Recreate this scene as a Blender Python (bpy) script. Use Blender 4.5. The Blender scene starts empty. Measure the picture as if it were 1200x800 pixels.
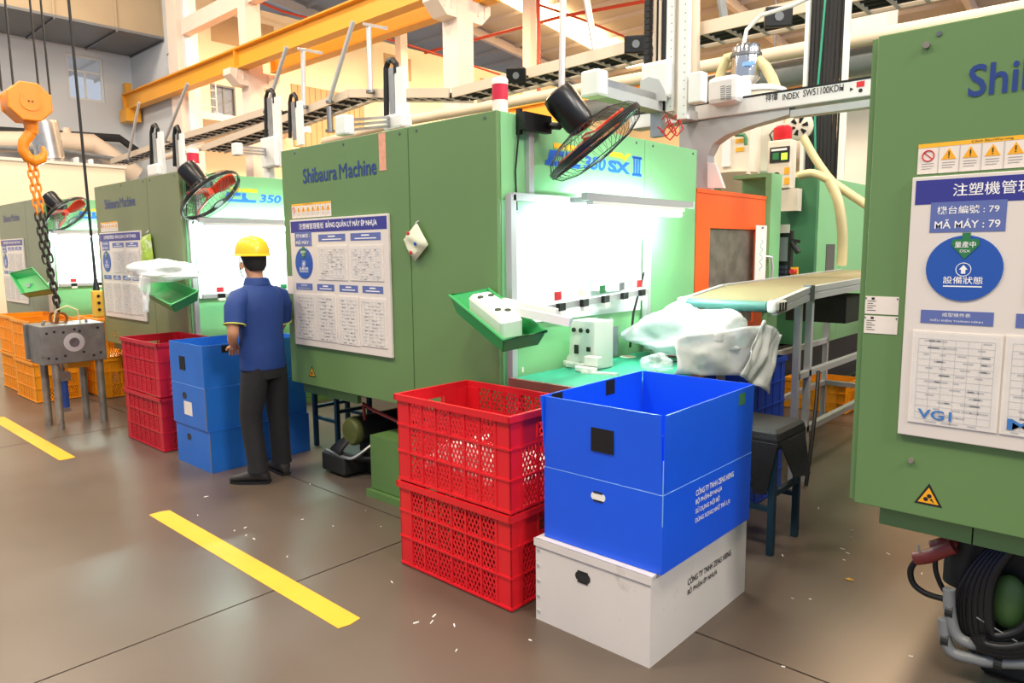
import bpy, math, random
from mathutils import Vector, Matrix
random.seed(7)
SC = bpy.context.scene
COL = SC.collection

# ------------------------------------------------------------------ camera
EYE = Vector((0.0, 0.0, 1.56))
FOC, YAW, PITCH, ROLL = 836.103, -.740605, .1256995, -.00943443
_fw = Vector((math.sin(YAW)*math.cos(PITCH), math.cos(YAW)*math.cos(PITCH), -math.sin(PITCH)))
_rt = Vector((math.cos(YAW), -math.sin(YAW), 0.0))
_up = _rt.cross(_fw)
RT = _rt*math.cos(ROLL) + _up*math.sin(ROLL)
UP = -_rt*math.sin(ROLL) + _up*math.cos(ROLL)
FW = _fw
cam = bpy.data.objects.new('camera', bpy.data.cameras.new('camera'))
COL.objects.link(cam)
cam.data.sensor_width = 36.0
cam.data.lens = FOC/1200*36
cam.data.clip_end = 300
cam.matrix_world = Matrix(((RT.x, UP.x, -FW.x, EYE.x), (RT.y, UP.y, -FW.y, EYE.y), (RT.z, UP.z, -FW.z, EYE.z), (0, 0, 0, 1)))
SC.camera = cam

# ------------------------------------------------------------------ world, exposure, lights
SC.view_settings.view_transform = 'Standard'
SC.view_settings.look = 'None'
SC.view_settings.gamma = 1
SC.view_settings.use_curve_mapping = False
SC.view_settings.exposure = -0.14
W = bpy.data.worlds.new('sky'); SC.world = W; W.use_nodes = True
W.node_tree.nodes['Background'].inputs[0].default_value = (0.68, 0.78, 0.95, 1)
W.node_tree.nodes['Background'].inputs[1].default_value = 0.8

def area(name, loc, target, sx, sy, power, color):
    l = bpy.data.lights.new(name, 'AREA'); l.shape = 'RECTANGLE'; l.size = sx; l.size_y = sy
    l.energy = power; l.color = color
    o = bpy.data.objects.new(name, l); COL.objects.link(o); o.location = loc
    o.rotation_euler = (Vector(target)-Vector(loc)).to_track_quat('-Z', 'Y').to_euler()
    return o
WARM = (1.0, .70, .42); SOFT = (1.0, .86, .68)
# high-bay lamps hanging under the roof, plus added fill lights on the right
for hx in (-22, -14, -6, 2):
    area('high_bay_and_fill_light', (hx, 4.5, 13.0), (hx, 4.5, 0), 2.2, 2.2, 800, SOFT)
    area('high_bay_and_fill_light', (hx, -3.5, 12.0), (hx, 0.5, 0), 2.2, 2.2, 1000, SOFT)
for hy in (0, 6, 12):
    area('high_bay_and_fill_light', (9, hy, 9.5), (-3, hy+1, 1), 2.2, 2.2, 900, (1.0, .93, .84))  # added fill from unseen sources, brightens the right-facing machine sides
for hx, hy in ((-22, 15), (-22, 22), (-12, 17), (-4, 17), (-12, 25), (-22, 30)):
    area('high_bay_and_fill_light', (hx, hy, 11.0), (hx, hy, 0), 2.0, 2.0, 1900, WARM)

# ------------------------------------------------------------------ measuring helpers (real planes in the hall)
def _ray(x, y): return RT*((x-600)/FOC) - UP*((y-400)/FOC) + FW
def _pl(x, y, a, v):
    d = _ray(x, y); t = (v-EYE[a])/d[a]; return EYE + d*t
def on_x(x, y, X): return _pl(x, y, 0, X)
def on_y(x, y, Y): return _pl(x, y, 1, Y)
def on_z(x, y, Z): return _pl(x, y, 2, Z)

# ------------------------------------------------------------------ materials
def lin(c):
    c = c/255.0
    return c/12.92 if c <= .04045 else ((c+.055)/1.055)**2.4
MATS = {}
def mat(name, rgb, rough=.5, metal=0.0, var=.0, vscale=6.0, bump=0.0, bscale=40.0, emit=0.0, alpha=1.0, dirt=None, trans=0.0, spec=.5):
    if name in MATS: return MATS[name]
    m = bpy.data.materials.new(name); m.use_nodes = True; MATS[name] = m
    nt = m.node_tree; b = nt.nodes['Principled BSDF']
    c = (lin(rgb[0]), lin(rgb[1]), lin(rgb[2]), 1)
    b.inputs['Base Color'].default_value = c
    b.inputs['Roughness'].default_value = rough
    b.inputs['Metallic'].default_value = metal
    b.inputs['Specular IOR Level'].default_value = spec
    if alpha < 1: b.inputs['Alpha'].default_value = alpha
    if trans: b.inputs['Transmission Weight'].default_value = trans
    if emit:
        b.inputs['Emission Color'].default_value = c; b.inputs['Emission Strength'].default_value = emit
    if var or bump or dirt:
        tc = nt.nodes.new('ShaderNodeTexCoord')
    if var:
        n = nt.nodes.new('ShaderNodeTexNoise'); n.inputs['Scale'].default_value = vscale; n.inputs['Detail'].default_value = 6
        nt.links.new(tc.outputs['Object'], n.inputs['Vector'])
        r = nt.nodes.new('ShaderNodeMapRange'); r.inputs['From Min'].default_value = .25; r.inputs['From Max'].default_value = .75
        r.inputs['To Min'].default_value = 1-var; r.inputs['To Max'].default_value = 1+var
        nt.links.new(n.outputs['Fac'], r.inputs['Value'])
        h = nt.nodes.new('ShaderNodeHueSaturation'); h.inputs['Color'].default_value = c
        nt.links.new(r.outputs['Result'], h.inputs['Value'])
        out = h.outputs['Color']
        if dirt:
            n2 = nt.nodes.new('ShaderNodeTexNoise'); n2.inputs['Scale'].default_value = dirt[1]; n2.inputs['Detail'].default_value = 8
            n2.inputs['Roughness'].default_value = .7
            nt.links.new(tc.outputs['Object'], n2.inputs['Vector'])
            r2 = nt.nodes.new('ShaderNodeMapRange'); r2.inputs['From Min'].default_value = dirt[2]; r2.inputs['From Max'].default_value = dirt[2]+.12
            nt.links.new(n2.outputs['Fac'], r2.inputs['Value'])
            mx = nt.nodes.new('ShaderNodeMix'); mx.data_type = 'RGBA'
            nt.links.new(r2.outputs['Result'], mx.inputs['Factor']); nt.links.new(out, mx.inputs['A'])
            d = dirt[0]; mx.inputs['B'].default_value = (lin(d[0]), lin(d[1]), lin(d[2]), 1)
            out = mx.outputs['Result']
        nt.links.new(out, b.inputs['Base Color'])
    if bump:
        n = nt.nodes.new('ShaderNodeTexNoise'); n.inputs['Scale'].default_value = bscale; n.inputs['Detail'].default_value = 5
        nt.links.new(tc.outputs['Object'], n.inputs['Vector'])
        bp = nt.nodes.new('ShaderNodeBump'); bp.inputs['Strength'].default_value = bump; bp.inputs['Distance'].default_value = .01
        nt.links.new(n.outputs['Fac'], bp.inputs['Height']); nt.links.new(bp.outputs['Normal'], b.inputs['Normal'])
    return m

def M_(k): return MATS[k]
mat('green', (100, 134, 82), .42, var=.05, vscale=1.5, dirt=((76, 84, 58), 2.2, .70))
mat('green_side_lit', (128, 188, 132), .35, var=.03, vscale=1.5)  # same paint as the end covers, strong light put into the colour
mat('green_dark', (62, 118, 80), .45, var=.06, vscale=2)
mat('green_haze_olive', (116, 126, 88), .42, var=.05, vscale=1.5, dirt=((100, 96, 64), 2.2, .68))  # machine green with lamp glare haze mixed into the colour
mat('green_haze_dull', (116, 128, 108), .42, var=.05, vscale=1.5)  # machine green again, greyed further for glare haze
mat('green_base', (86, 122, 66), .5, var=.08, vscale=3)
mat('green_bench', (38, 150, 118), .45, var=.04, vscale=8)
mat('green_tray', (38, 158, 84), .4)
mat('seam', (38, 56, 36), .8)
mat('orange_door', (240, 96, 40), .4, var=.03)
mat('crane_orange', (232, 164, 48), .45, var=.05, vscale=1.0)
mat('hook_orange', (246, 140, 18), .4, var=.06, vscale=5, dirt=((150, 80, 20), 9, .62))
mat('red_crate', (214, 26, 38), .38, var=.05, vscale=4)
mat('red_crate_old', (186, 18, 40), .4, var=.06, vscale=4)
mat('yellow_crate', (240, 152, 16), .42, var=.05, vscale=4)
mat('blue_crate', (22, 62, 170), .4, var=.05, vscale=4)
mat('blue_box', (18, 88, 232), .38, var=.05, vscale=3)
mat('blue_box_worn', (28, 104, 196), .45, var=.10, vscale=4, dirt=((96, 128, 150), 5, .66))
mat('white_box', (214, 208, 204), .5, var=.05, vscale=3, dirt=((176, 168, 160), 3, .62))
mat('box_edge', (120, 170, 240), .5)
mat('black', (16, 16, 18), .45)
mat('black_fabric', (18, 20, 24), .75, bump=.25, bscale=90, var=.2, vscale=8)
mat('velcro', (14, 14, 18), .95, bump=.4, bscale=300)
mat('white_paint', (226, 226, 222), .4)
mat('white_robot', (222, 224, 224), .35, var=.02)
mat('grey_robot', (176, 180, 182), .4, var=.03)
mat('board_white', (220, 213, 206), .35, var=.02, vscale=3)
mat('paper', (230, 221, 211), .6, var=.05, vscale=14)
mat('paper_line', (180, 174, 172), .7)
mat('header_blue', (52, 54, 140), .4)
mat('label_blue', (92, 108, 170), .45)
mat('oval_blue', (36, 84, 172), .35)
mat('label_green', (40, 120, 70), .45)
mat('logo_blue', (36, 62, 130), .4)
mat('logo_bright', (38, 104, 214), .4)
mat('logo_yellow', (250, 196, 40), .4)
mat('sticker_yellow', (248, 184, 40), .45)
mat('sticker_red', (206, 40, 48), .45)
mat('ink_black', (24, 24, 28), .6)
mat('ink_white', (240, 240, 240), .6)
mat('ink_blue', (60, 120, 190), .6)
mat('pink_paper', (222, 160, 134), .7, var=.12, vscale=30)
mat('alu', (196, 196, 198), .4, metal=.45)
mat('alu_dark', (120, 122, 126), .4, metal=.8)
mat('steel', (176, 176, 176), .32, metal=.8, var=.15, vscale=6)
mat('steel_dirty', (150, 142, 132), .42, metal=.6, var=.35, vscale=9, dirt=((70, 50, 38), 7, .6))
mat('chrome', (215, 215, 215), .12, metal=1.0)
mat('chain_dark', (62, 58, 52), .5, metal=.7, var=.3, vscale=20)
mat('rust', (138, 84, 44), .7, metal=.3, var=.3, vscale=20)
mat('wire', (48, 46, 44), .5, metal=.5)
mat('cable', (20, 20, 22), .5)
mat('cable_grey', (112, 116, 120), .5)
mat('pipe_cream', (226, 206, 184), .5, var=.05, vscale=2)
mat('pipe_red', (190, 62, 40), .45, var=.08)
mat('pipe_grey', (128, 132, 134), .4, var=.1, vscale=6)
mat('copper_red', (150, 60, 54), .45, var=.15, vscale=12)
mat('pump_dark', (34, 36, 36), .5, var=.3, vscale=8)
mat('pump_olive', (84, 92, 44), .5, var=.15, vscale=8)
mat('hose_cream', (204, 192, 146), .4, var=.08, vscale=8)
mat('beige', (226, 214, 196), .4, var=.02)
mat('fan_black', (20, 20, 22), .3)
mat('fan_wire', (60, 62, 64), .3, metal=.6)
mat('fan_red', (226, 66, 36), .35)
mat('plastic_white', (238, 238, 232), .4)
mat('bag', (240, 243, 245), .25, alpha=.72, bump=.6, bscale=18)
mat('bag_clear', (240, 244, 246), .15, alpha=.32, bump=.5, bscale=16)
mat('bag_print', (220, 224, 196), .35, var=.1, vscale=12, dirt=((232, 190, 120), 7, .6))
mat('bag_green', (160, 190, 70), .35, var=.3, vscale=12, dirt=((226, 232, 214), 9, .52))
mat('yellow_line', (224, 166, 40), .5, var=.06, vscale=5, dirt=((150, 120, 70), 10, .70))
mat('column', (236, 218, 204), .55, var=.04, vscale=1.5)
mat('wall_grey', (206, 210, 214), .6, var=.03, vscale=.6)
mat('wall_cream', (240, 226, 196), .6, var=.03, vscale=.4)
mat('panel_brown', (190, 160, 120), .6, var=.06, vscale=1)
mat('duct_tan', (176, 158, 130), .6, var=.08, vscale=.6)
mat('roof', (196, 186, 176), .7, var=.06, vscale=.6)
mat('tray_cream', (206, 190, 170), .5, metal=.2)
mat('tray_dark', (40, 40, 42), .8)
mat('glass_dark', (60, 64, 66), .12)
mat('glass', (230, 238, 245), .08, alpha=.12)
mat('plexi', (112, 106, 98), .18, var=.4, vscale=7)
mat('screen', (120, 130, 130), .2)
mat('keypad', (60, 66, 86), .5)
mat('led_green', (170, 220, 60), .4, emit=1.2)
mat('led_tube', (214, 250, 242), .3, emit=300)
mat('led_bar', (232, 255, 250), .3, emit=12)
mat('skylight', (255, 226, 170), .4, emit=14)
mat('flood_lens', (120, 124, 128), .3)
mat('red_plastic', (205, 30, 40), .35)
mat('lamp_red', (208, 44, 70), .3)
mat('lamp_white', (238, 228, 224), .35)
mat('belt', (134, 124, 94), .5, var=.04)
mat('belt_edge', (60, 112, 106), .4)
mat('bench_edge', (140, 86, 70), .5, var=.08, vscale=8)
mat('stool_blue', (26, 58, 78), .5, metal=.2, var=.1, vscale=10)
mat('skin', (206, 150, 116), .5)
mat('shirt', (17, 54, 120), .7, bump=.3, bscale=25, var=.06, vscale=6)
mat('shirt_trim', (196, 200, 90), .7)
mat('trousers', (24, 24, 28), .85, bump=.3, bscale=30, var=.15, vscale=8)
mat('shoe', (40, 38, 38), .55, var=.2, vscale=15)
mat('helmet', (244, 196, 36), .3)
mat('hair', (20, 17, 16), .7)
mat('mold', (118, 116, 114), .45, metal=.45, var=.3, vscale=7, dirt=((60, 52, 46), 5, .6))
mat('pendant_yellow', (222, 176, 60), .45)
mat('cyl_blue', (40, 74, 150), .4)
mat('acrylic_white', (240, 246, 244), .3)
mat('rubber_hose', (26, 27, 29), .4)
mat('caution', (240, 170, 30), .45)

def floor_material():
    m = bpy.data.materials.new('concrete_floor'); m.use_nodes = True; MATS['floor'] = m
    nt = m.node_tree; b = nt.nodes['Principled BSDF']; N = nt.nodes; L = nt.links
    g = N.new('ShaderNodeNewGeometry')
    def noise(s, d, r=.55):
        n = N.new('ShaderNodeTexNoise'); n.inputs['Scale'].default_value = s; n.inputs['Detail'].default_value = d; n.inputs['Roughness'].default_value = r
        L.new(g.outputs['Position'], n.inputs['Vector']); return n
    a = noise(.55, 3); c = noise(3.2, 4, .5); e = noise(60, 3)
    cr = N.new('ShaderNodeValToRGB')
    cr.color_ramp.elements[0].position = .25; cr.color_ramp.elements[0].color = (lin(80), lin(66), lin(54), 1)
    cr.color_ramp.elements[1].position = .75; cr.color_ramp.elements[1].color = (lin(101), lin(92), lin(84), 1)
    L.new(a.outputs['Fac'], cr.inputs['Fac'])
    r = N.new('ShaderNodeMapRange'); r.inputs['From Min'].default_value = .1; r.inputs['From Max'].default_value = .9
    r.inputs['To Min'].default_value = .92; r.inputs['To Max'].default_value = 1.04
    L.new(c.outputs['Fac'], r.inputs['Value'])
    h = N.new('ShaderNodeHueSaturation'); L.new(cr.outputs['Color'], h.inputs['Color']); L.new(r.outputs['Result'], h.inputs['Value'])
    L.new(h.outputs['Color'], b.inputs['Base Color'])
    rr = N.new('ShaderNodeMapRange'); rr.inputs['From Min'].default_value = .1; rr.inputs['From Max'].default_value = .9
    rr.inputs['To Min'].default_value = .285; rr.inputs['To Max'].default_value = .36
    L.new(c.outputs['Fac'], rr.inputs['Value']); L.new(rr.outputs['Result'], b.inputs['Roughness'])
    bp = N.new('ShaderNodeBump'); bp.inputs['Strength'].default_value = .02; bp.inputs['Distance'].default_value = .01
    L.new(e.outputs['Fac'], bp.inputs['Height']); L.new(bp.outputs['Normal'], b.inputs['Normal'])
floor_material()
mat('joint', (46, 40, 36), .9)

# ------------------------------------------------------------------ mesh builder
def basis(d):
    d = Vector(d).normalized()
    a = Vector((0, 0, 1)) if abs(d.z) < .9 else Vector((1, 0, 0))
    u = d.cross(a).normalized(); v = d.cross(u).normalized()
    return u, v, d
ORG = {}
class MB:
    def __init__(s): s.v = []; s.f = []
    def add(s, vs, fs):
        k = len(s.v); s.v += [Vector(p) for p in vs]; s.f += [tuple(i+k for i in f) for f in fs]; return s
    def hexa(s, p):
        return s.add(p, [(0, 3, 2, 1), (4, 5, 6, 7), (0, 1, 5, 4), (1, 2, 6, 5), (2, 3, 7, 6), (3, 0, 4, 7)])
    def box(s, x0, x1, y0, y1, z0, z1):
        if x0 > x1: x0, x1 = x1, x0
        if y0 > y1: y0, y1 = y1, y0
        if z0 > z1: z0, z1 = z1, z0
        return s.hexa([(x0, y0, z0), (x1, y0, z0), (x1, y1, z0), (x0, y1, z0), (x0, y0, z1), (x1, y0, z1), (x1, y1, z1), (x0, y1, z1)])
    def obox(s, c, a, b, d):          # centre and three half-vectors
        c, a, b, d = Vector(c), Vector(a), Vector(b), Vector(d)
        return s.hexa([c-a-b-d, c+a-b-d, c+a+b-d, c-a+b-d, c-a-b+d, c+a-b+d, c+a+b+d, c-a+b+d])
    def bar(s, p, q, w, h=None, up=(0, 0, 1)):
        p, q = Vector(p), Vector(q); d = q-p; up = Vector(up)
        if abs(d.normalized().dot(up)) > .97: up = Vector((1, 0, 0))
        a = d.cross(up).normalized(); b = a.cross(d).normalized(); h = w if h is None else h
        return s.obox((p+q)/2, a*w/2, d/2, b*h/2)
    def cyl(s, p, q, r, r2=None, n=14):
        p, q = Vector(p), Vector(q); r2 = r if r2 is None else r2
        u, v, d = basis(q-p); vs = []
        for c, rr in ((p, r), (q, r2)):
            for i in range(n):
                t = 2*math.pi*i/n; vs.append(c+u*math.cos(t)*rr+v*math.sin(t)*rr)
        fs = [(i, i+n, (i+1) % n+n, (i+1) % n) for i in range(n)]
        fs += [tuple(range(n)), tuple(range(2*n-1, n-1, -1))]
        return s.add(vs, fs)
    def tube(s, pts, r, n=8, closed=False):
        pts = [Vector(p) for p in pts]; m = len(pts); vs = []; fs = []
        pu = None
        for i, p in enumerate(pts):
            d = (pts[(i+1) % m]-pts[i-1]) if closed else (pts[min(i+1, m-1)]-pts[max(i-1, 0)])
            u, v, d = basis(d)
            if pu is not None:
                u = (pu-d*pu.dot(d))
                u = u.normalized() if u.length > 1e-6 else basis(d)[0]
                v = d.cross(u)
            pu = u
            rr = r[i] if isinstance(r, (list, tuple)) else r
            for k in range(n):
                t = 2*math.pi*k/n; vs.append(p+(u*math.cos(t)+v*math.sin(t))*rr)
        for i in range(m if closed else m-1):
            a = i*n; b = ((i+1) % m)*n
            for k in range(n):
                fs.append((a+k, a+(k+1) % n, b+(k+1) % n, b+k))
        if not closed: fs += [tuple(range(n-1, -1, -1)), tuple(range((m-1)*n, m*n))]
        return s.add(vs, fs)
    def ctube(s, pts, r, n=10, k=6):
        P = [Vector(p) for p in pts]; Q = []
        for i in range(len(P)-1):
            p0, p1, p2, p3 = P[max(i-1, 0)], P[i], P[i+1], P[min(i+2, len(P)-1)]
            for j in range(k):
                t = j/k; Q.append(.5*((2*p1)+(p2-p0)*t+(2*p0-5*p1+4*p2-p3)*t*t+(3*p1-p0-3*p2+p3)*t**3))
        Q.append(P[-1]); return s.tube(Q, r, n)
    def lathe(s, c, axis, prof, n=20):
        c = Vector(c); u, v, d = basis(axis); vs = []; fs = []
        for r, h in prof:
            for k in range(n):
                t = 2*math.pi*k/n; vs.append(c+d*h+(u*math.cos(t)+v*math.sin(t))*max(r, 1e-4))
        for i in range(len(prof)-1):
            for k in range(n):
                fs.append((i*n+k, (i+1)*n+k, (i+1)*n+(k+1) % n, i*n+(k+1) % n))
        fs += [tuple(range(n)), tuple(range(len(prof)*n-1, (len(prof)-1)*n-1, -1))]
        return s.add(vs, fs)
    def prism(s, poly, vec):
        n = len(poly); poly = [Vector(p) for p in poly]; vec = Vector(vec)
        return s.add(poly+[p+vec for p in poly], [tuple(range(n)), tuple(range(2*n-1, n-1, -1))]+[(i, i+n, (i+1) % n+n, (i+1) % n) for i in range(n)])
    def loft(s, rings, cap=True):
        n = len(rings[0]); vs = [p for r in rings for p in r]; fs = []
        for i in range(len(rings)-1):
            for k in range(n):
                fs.append((i*n+k, i*n+(k+1) % n, (i+1)*n+(k+1) % n, (i+1)*n+k))
        if cap: fs += [tuple(range(n-1, -1, -1)), tuple(range((len(rings)-1)*n, len(rings)*n))]
        return s.add(vs, fs)
    def ball(s, c, rx, ry, rz, n=14, m=9):
        c = Vector(c); rings = []
        for i in range(m+1):
            t = math.pi*(i/m); t = min(max(t, .02), math.pi-.02)
            rings.append([c+Vector((rx*math.sin(t)*math.cos(2*math.pi*k/n), ry*math.sin(t)*math.sin(2*math.pi*k/n), -rz*math.cos(t))) for k in range(n)])
        return s.loft(rings)
    def build(s, name, m, parent=None, smooth=False, bevel=0.0, local=False, recalc=True):
        me = bpy.data.meshes.new(name)
        if local: off = Vector()
        elif parent is not None: off = ORG[parent.name]
        else:
            xs = [p.x for p in s.v]; ys = [p.y for p in s.v]; zs = [p.z for p in s.v]
            off = Vector(((min(xs)+max(xs))/2, (min(ys)+max(ys))/2, min(zs)))
        me.from_pydata([p-off for p in s.v], [], s.f)
        if recalc:
            import bmesh
            bm = bmesh.new(); bm.from_mesh(me); bmesh.ops.recalc_face_normals(bm, faces=bm.faces); bm.to_mesh(me); bm.free()
        me.materials.append(M_(m) if isinstance(m, str) else m)
        if smooth:
            me.polygons.foreach_set('use_smooth', [True]*len(me.polygons))
            me.set_sharp_from_angle(angle=math.radians(40))
        o = bpy.data.objects.new(name, me); COL.objects.link(o)
        if parent is not None:
            o.parent = parent; ORG[o.name] = ORG[parent.name] if not local else Vector()
        else:
            o.location = off; ORG[o.name] = off.copy()
        if bevel:
            b = o.modifiers.new('bevel', 'BEVEL'); b.width = bevel; b.segments = 2; b.limit_method = 'ANGLE'; b.angle_limit = math.radians(50)
        return o
def tag(o, label, cat, group=None):
    o['label'] = label; o['category'] = cat
    if group: o['group'] = group
    return o
def thing(name, loc, label, cat, group=None, rz=0.0):
    o = bpy.data.objects.new(name, None); COL.objects.link(o); o.location = loc; o.rotation_euler = (0, 0, rz)
    o.empty_display_size = .1; ORG[o.name] = Vector(loc)
    return tag(o, label, cat, group)
def struct(o): o['kind'] = 'structure'; return o
def copy_tree(o, dx, parent=None):
    c = o.copy(); COL.objects.link(c)
    if parent is not None: c.parent = parent
    else: c.location = o.location+Vector(dx)
    ORG[c.name] = ORG[o.name]+Vector(dx)
    for ch in list(o.children): copy_tree(ch, dx, c)
    return c
DG = None
def text(s, m, parent, p, xd, ud, h, width=None, name='lettering', align='LEFT', bold=0.0, shear=0.0, depth=.0008, local=False):
    cu = bpy.data.curves.new('t', 'FONT'); cu.body = s; cu.offset = bold; cu.shear = shear; cu.resolution_u = 3
    to = bpy.data.objects.new('t', cu); COL.objects.link(to)
    dg = bpy.context.evaluated_depsgraph_get(); dg.update()
    me = bpy.data.meshes.new_from_object(to.evaluated_get(dg))
    bpy.data.objects.remove(to); bpy.data.curves.remove(cu)
    me.name = name
    xs = [v.co.x for v in me.vertices]; ys = [v.co.y for v in me.vertices]
    if not xs: return None
    x0, x1, y0, y1 = min(xs), max(xs), min(ys), max(ys)
    k = h/(y1-y0); kx = k if width is None else width/(x1-x0)
    xd = Vector(xd).normalized(); ud = Vector(ud).normalized(); nd = xd.cross(ud)
    ofx = {'LEFT': x0, 'CENTER': (x0+x1)/2, 'RIGHT': x1}[align]
    off = Vector() if local else ORG[parent.name]
    for v in me.vertices:
        v.co = Vector(p)+xd*((v.co.x-ofx)*kx)+ud*((v.co.y-y0)*k)+nd*depth-off
    me.materials.append(M_(m))
    o = bpy.data.objects.new(name, me); COL.objects.link(o); o.parent = parent; ORG[o.name] = ORG.get(parent.name, Vector())
    return o
XA, YA, ZA = Vector((1, 0, 0)), Vector((0, 1, 0)), Vector((0, 0, 1))
# ================================================================== the hall
JX = [-2.96+4*k for k in range(-8, 3)]; JY = [2.54+4*k for k in range(-2, 10)]
fl = struct(MB().box(-40, 6, -8, 44, -.25, -.012).build('floor', 'joint'))
slab_me = {}
for i in range(len(JX)-1):
    for j in range(len(JY)-1):
        x0, x1, y0, y1 = JX[i]+.005, JX[i+1]-.005, JY[j]+.005, JY[j+1]-.005
        if 'm' not in slab_me:
            o = MB().box(-1.995, 1.995, -1.995, 1.995, -.012, 0).build('slab', 'floor', fl, local=True); slab_me['m'] = o.data
        else:
            o = bpy.data.objects.new('slab', slab_me['m']); COL.objects.link(o); o.parent = fl
        o.location = Vector(((x0+x1)/2, (y0+y1)/2, 0))-ORG[fl.name]
# --- end wall with window
XE = -29.2
w = MB()
w.box(XE-.3, XE, -8, 8.78, 0, 12).box(XE-.3, XE, 9.98, 11.2, 0, 12).box(XE-.3, XE, 8.78, 9.98, 0, 7.1).box(XE-.3, XE, 8.78, 9.98, 8.64, 12)
struct(w.build('wall_left', 'wall_grey'))
wn = struct(MB().box(XE-.14, XE-.08, 8.78, 8.86, 7.1, 8.64).box(XE-.14, XE-.08, 9.90, 9.98, 7.1, 8.64).box(XE-.14, XE-.08, 8.86, 9.9, 7.1, 7.17)
            .box(XE-.14, XE-.08, 8.86, 9.9, 8.57, 8.64).box(XE-.14, XE-.08, 8.86, 9.9, 8.06, 8.13).box(XE-.14, XE-.08, 9.36, 9.42, 7.17, 8.06).build('window_1', 'white_paint'))
for a, b, c, d in ((8.86, 9.36, 7.17, 8.06), (9.42, 9.9, 7.17, 8.06), (8.86, 9.9, 8.13, 8.57)):
    MB().box(XE-.115, XE-.105, a, b, c, d).build('pane', 'glass', wn)
# return wall
YR = 10.95
w = MB().box(XE, -26.05, YR, YR+.2, 0, 12).box(-25.05, -24.5, YR, YR+.2, 0, 12).box(-26.05, -25.05, YR, YR+.2, 0, 7.4).box(-26.05, -25.05, YR, YR+.2, 8.4, 12)
struct(w.build('wall_back', 'wall_grey'))
wn = struct(MB().box(-26.05, -25.97, YR+.06, YR+.12, 7.4, 8.4).box(-25.13, -25.05, YR+.06, YR+.12, 7.4, 8.4).box(-25.97, -25.13, YR+.06, YR+.12, 7.4, 7.47)
            .box(-25.97, -25.13, YR+.06, YR+.12, 8.33, 8.4).box(-25.97, -25.13, YR+.06, YR+.12, 7.95, 8.02).box(-25.58, -25.52, YR+.06, YR+.12, 7.47, 7.95).build('window_2', 'white_paint'))
for a, b, c, d in ((-25.97, -25.58, 7.47, 7.95), (-25.52, -25.13, 7.47, 7.95), (-25.97, -25.13, 8.02, 8.33)):
    MB().box(a, b, YR+.085, YR+.095, c, d).build('pane', 'glass_dark', wn)
# cream wall of the next bay, with a doorway and boarded openings
w = MB().box(XE-.3, XE, 11.2, 13.95, 0, 11.8).box(XE-.3, XE, 15.0, 48, 0, 11.8).box(XE-.3, XE, 13.95, 15.0, 0, 6.9).box(XE-.3, XE, 13.95, 15.0, 8.42, 11.8)
struct(w.build('wall_left_far', 'wall_cream'))
dr = struct(MB().box(XE-.2, XE+.03, 13.95, 14.02, 6.9, 8.42).box(XE-.2, XE+.03, 14.93, 15.0, 6.9, 8.42).box(XE-.2, XE+.03, 14.02, 14.93, 8.35, 8.42)
            .box(XE-.2, XE-.1, 14.02, 14.93, 6.9, 7.25).box(XE-.14, XE-.08, 14.5, 14.56, 7.25, 8.35).build('window_3', 'cable_grey'))
MB().box(XE-.12, XE-.11, 14.02, 14.5, 7.25, 8.35).build('pane', 'glass', dr)
MB().box(XE-.12, XE-.11, 14.56, 14.93, 7.25, 8.35).build('pane', 'glass', dr)
n = 1
for a, b, c, d in ((14.12, 16.9, 10.1, 11.25), (22.8, 24.5, 10.2, 11.28), (29.5, 31.4, 10.2, 11.2)):
    o = struct(MB().box(XE-.02, XE+.03, a, b, c, d).build('trim_%d' % n, 'panel_brown')); n += 1
# wooden cladding panel boards on the cream wall
cl = struct(MB().box(XE, XE+.03, 17.6, 21.5, 6.3, 9.0).build('trim_4', 'panel_brown'))
for k in range(13):
    MB().box(XE+.03, XE+.06, 17.62+k*.3, 17.84+k*.3, 6.32, 8.98).build('slat', 'panel_brown', cl)
# roof
def roofz(y): return 14.0-.11*(y-28.5)
r = MB()
r.hexa([(-62, 11, roofz(11)), (10, 11, roofz(11)), (10, 62, roofz(62)), (-62, 62, roofz(62)), (-62, 11, roofz(11)+.15), (10, 11, roofz(11)+.15), (10, 62, roofz(62)+.15), (-62, 62, roofz(62)+.15)])
r.hexa([(-62, -10, 13.6), (10, -10, 13.6), (10, 11, roofz(11)), (-62, 11, roofz(11)), (-62, -10, 13.75), (10, -10, 13.75), (10, 11, roofz(11)+.15), (-62, 11, roofz(11)+.15)])
rf = struct(r.build('ceiling', 'roof'))
for k in range(24):
    y = 12+k*1.7
    MB().bar((-62, y, roofz(y)-.1), (10, y, roofz(y)-.1), .08, .2).build('purlin', 'roof', rf)
for x in (-52, -43.5, -35, -29.2, -16.2, -7.5, 1):
    MB().bar((x, 11.5, roofz(11.5)-.35), (x, 60, roofz(60)-.35), .25, .45).build('rafter', 'column', rf)
for x in (-24.6, -12.3):
    o = MB().hexa([(x-.8, 24, roofz(24)-.26), (x+.8, 24, roofz(24)-.26), (x+.8, 38.5, roofz(38.5)-.26), (x-.8, 38.5, roofz(38.5)-.26),
                   (x-.8, 24, roofz(24)-.22), (x+.8, 24, roofz(24)-.22), (x+.8, 38.5, roofz(38.5)-.22), (x-.8, 38.5, roofz(38.5)-.22)]).build('skylight_strip', 'skylight', rf)
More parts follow.
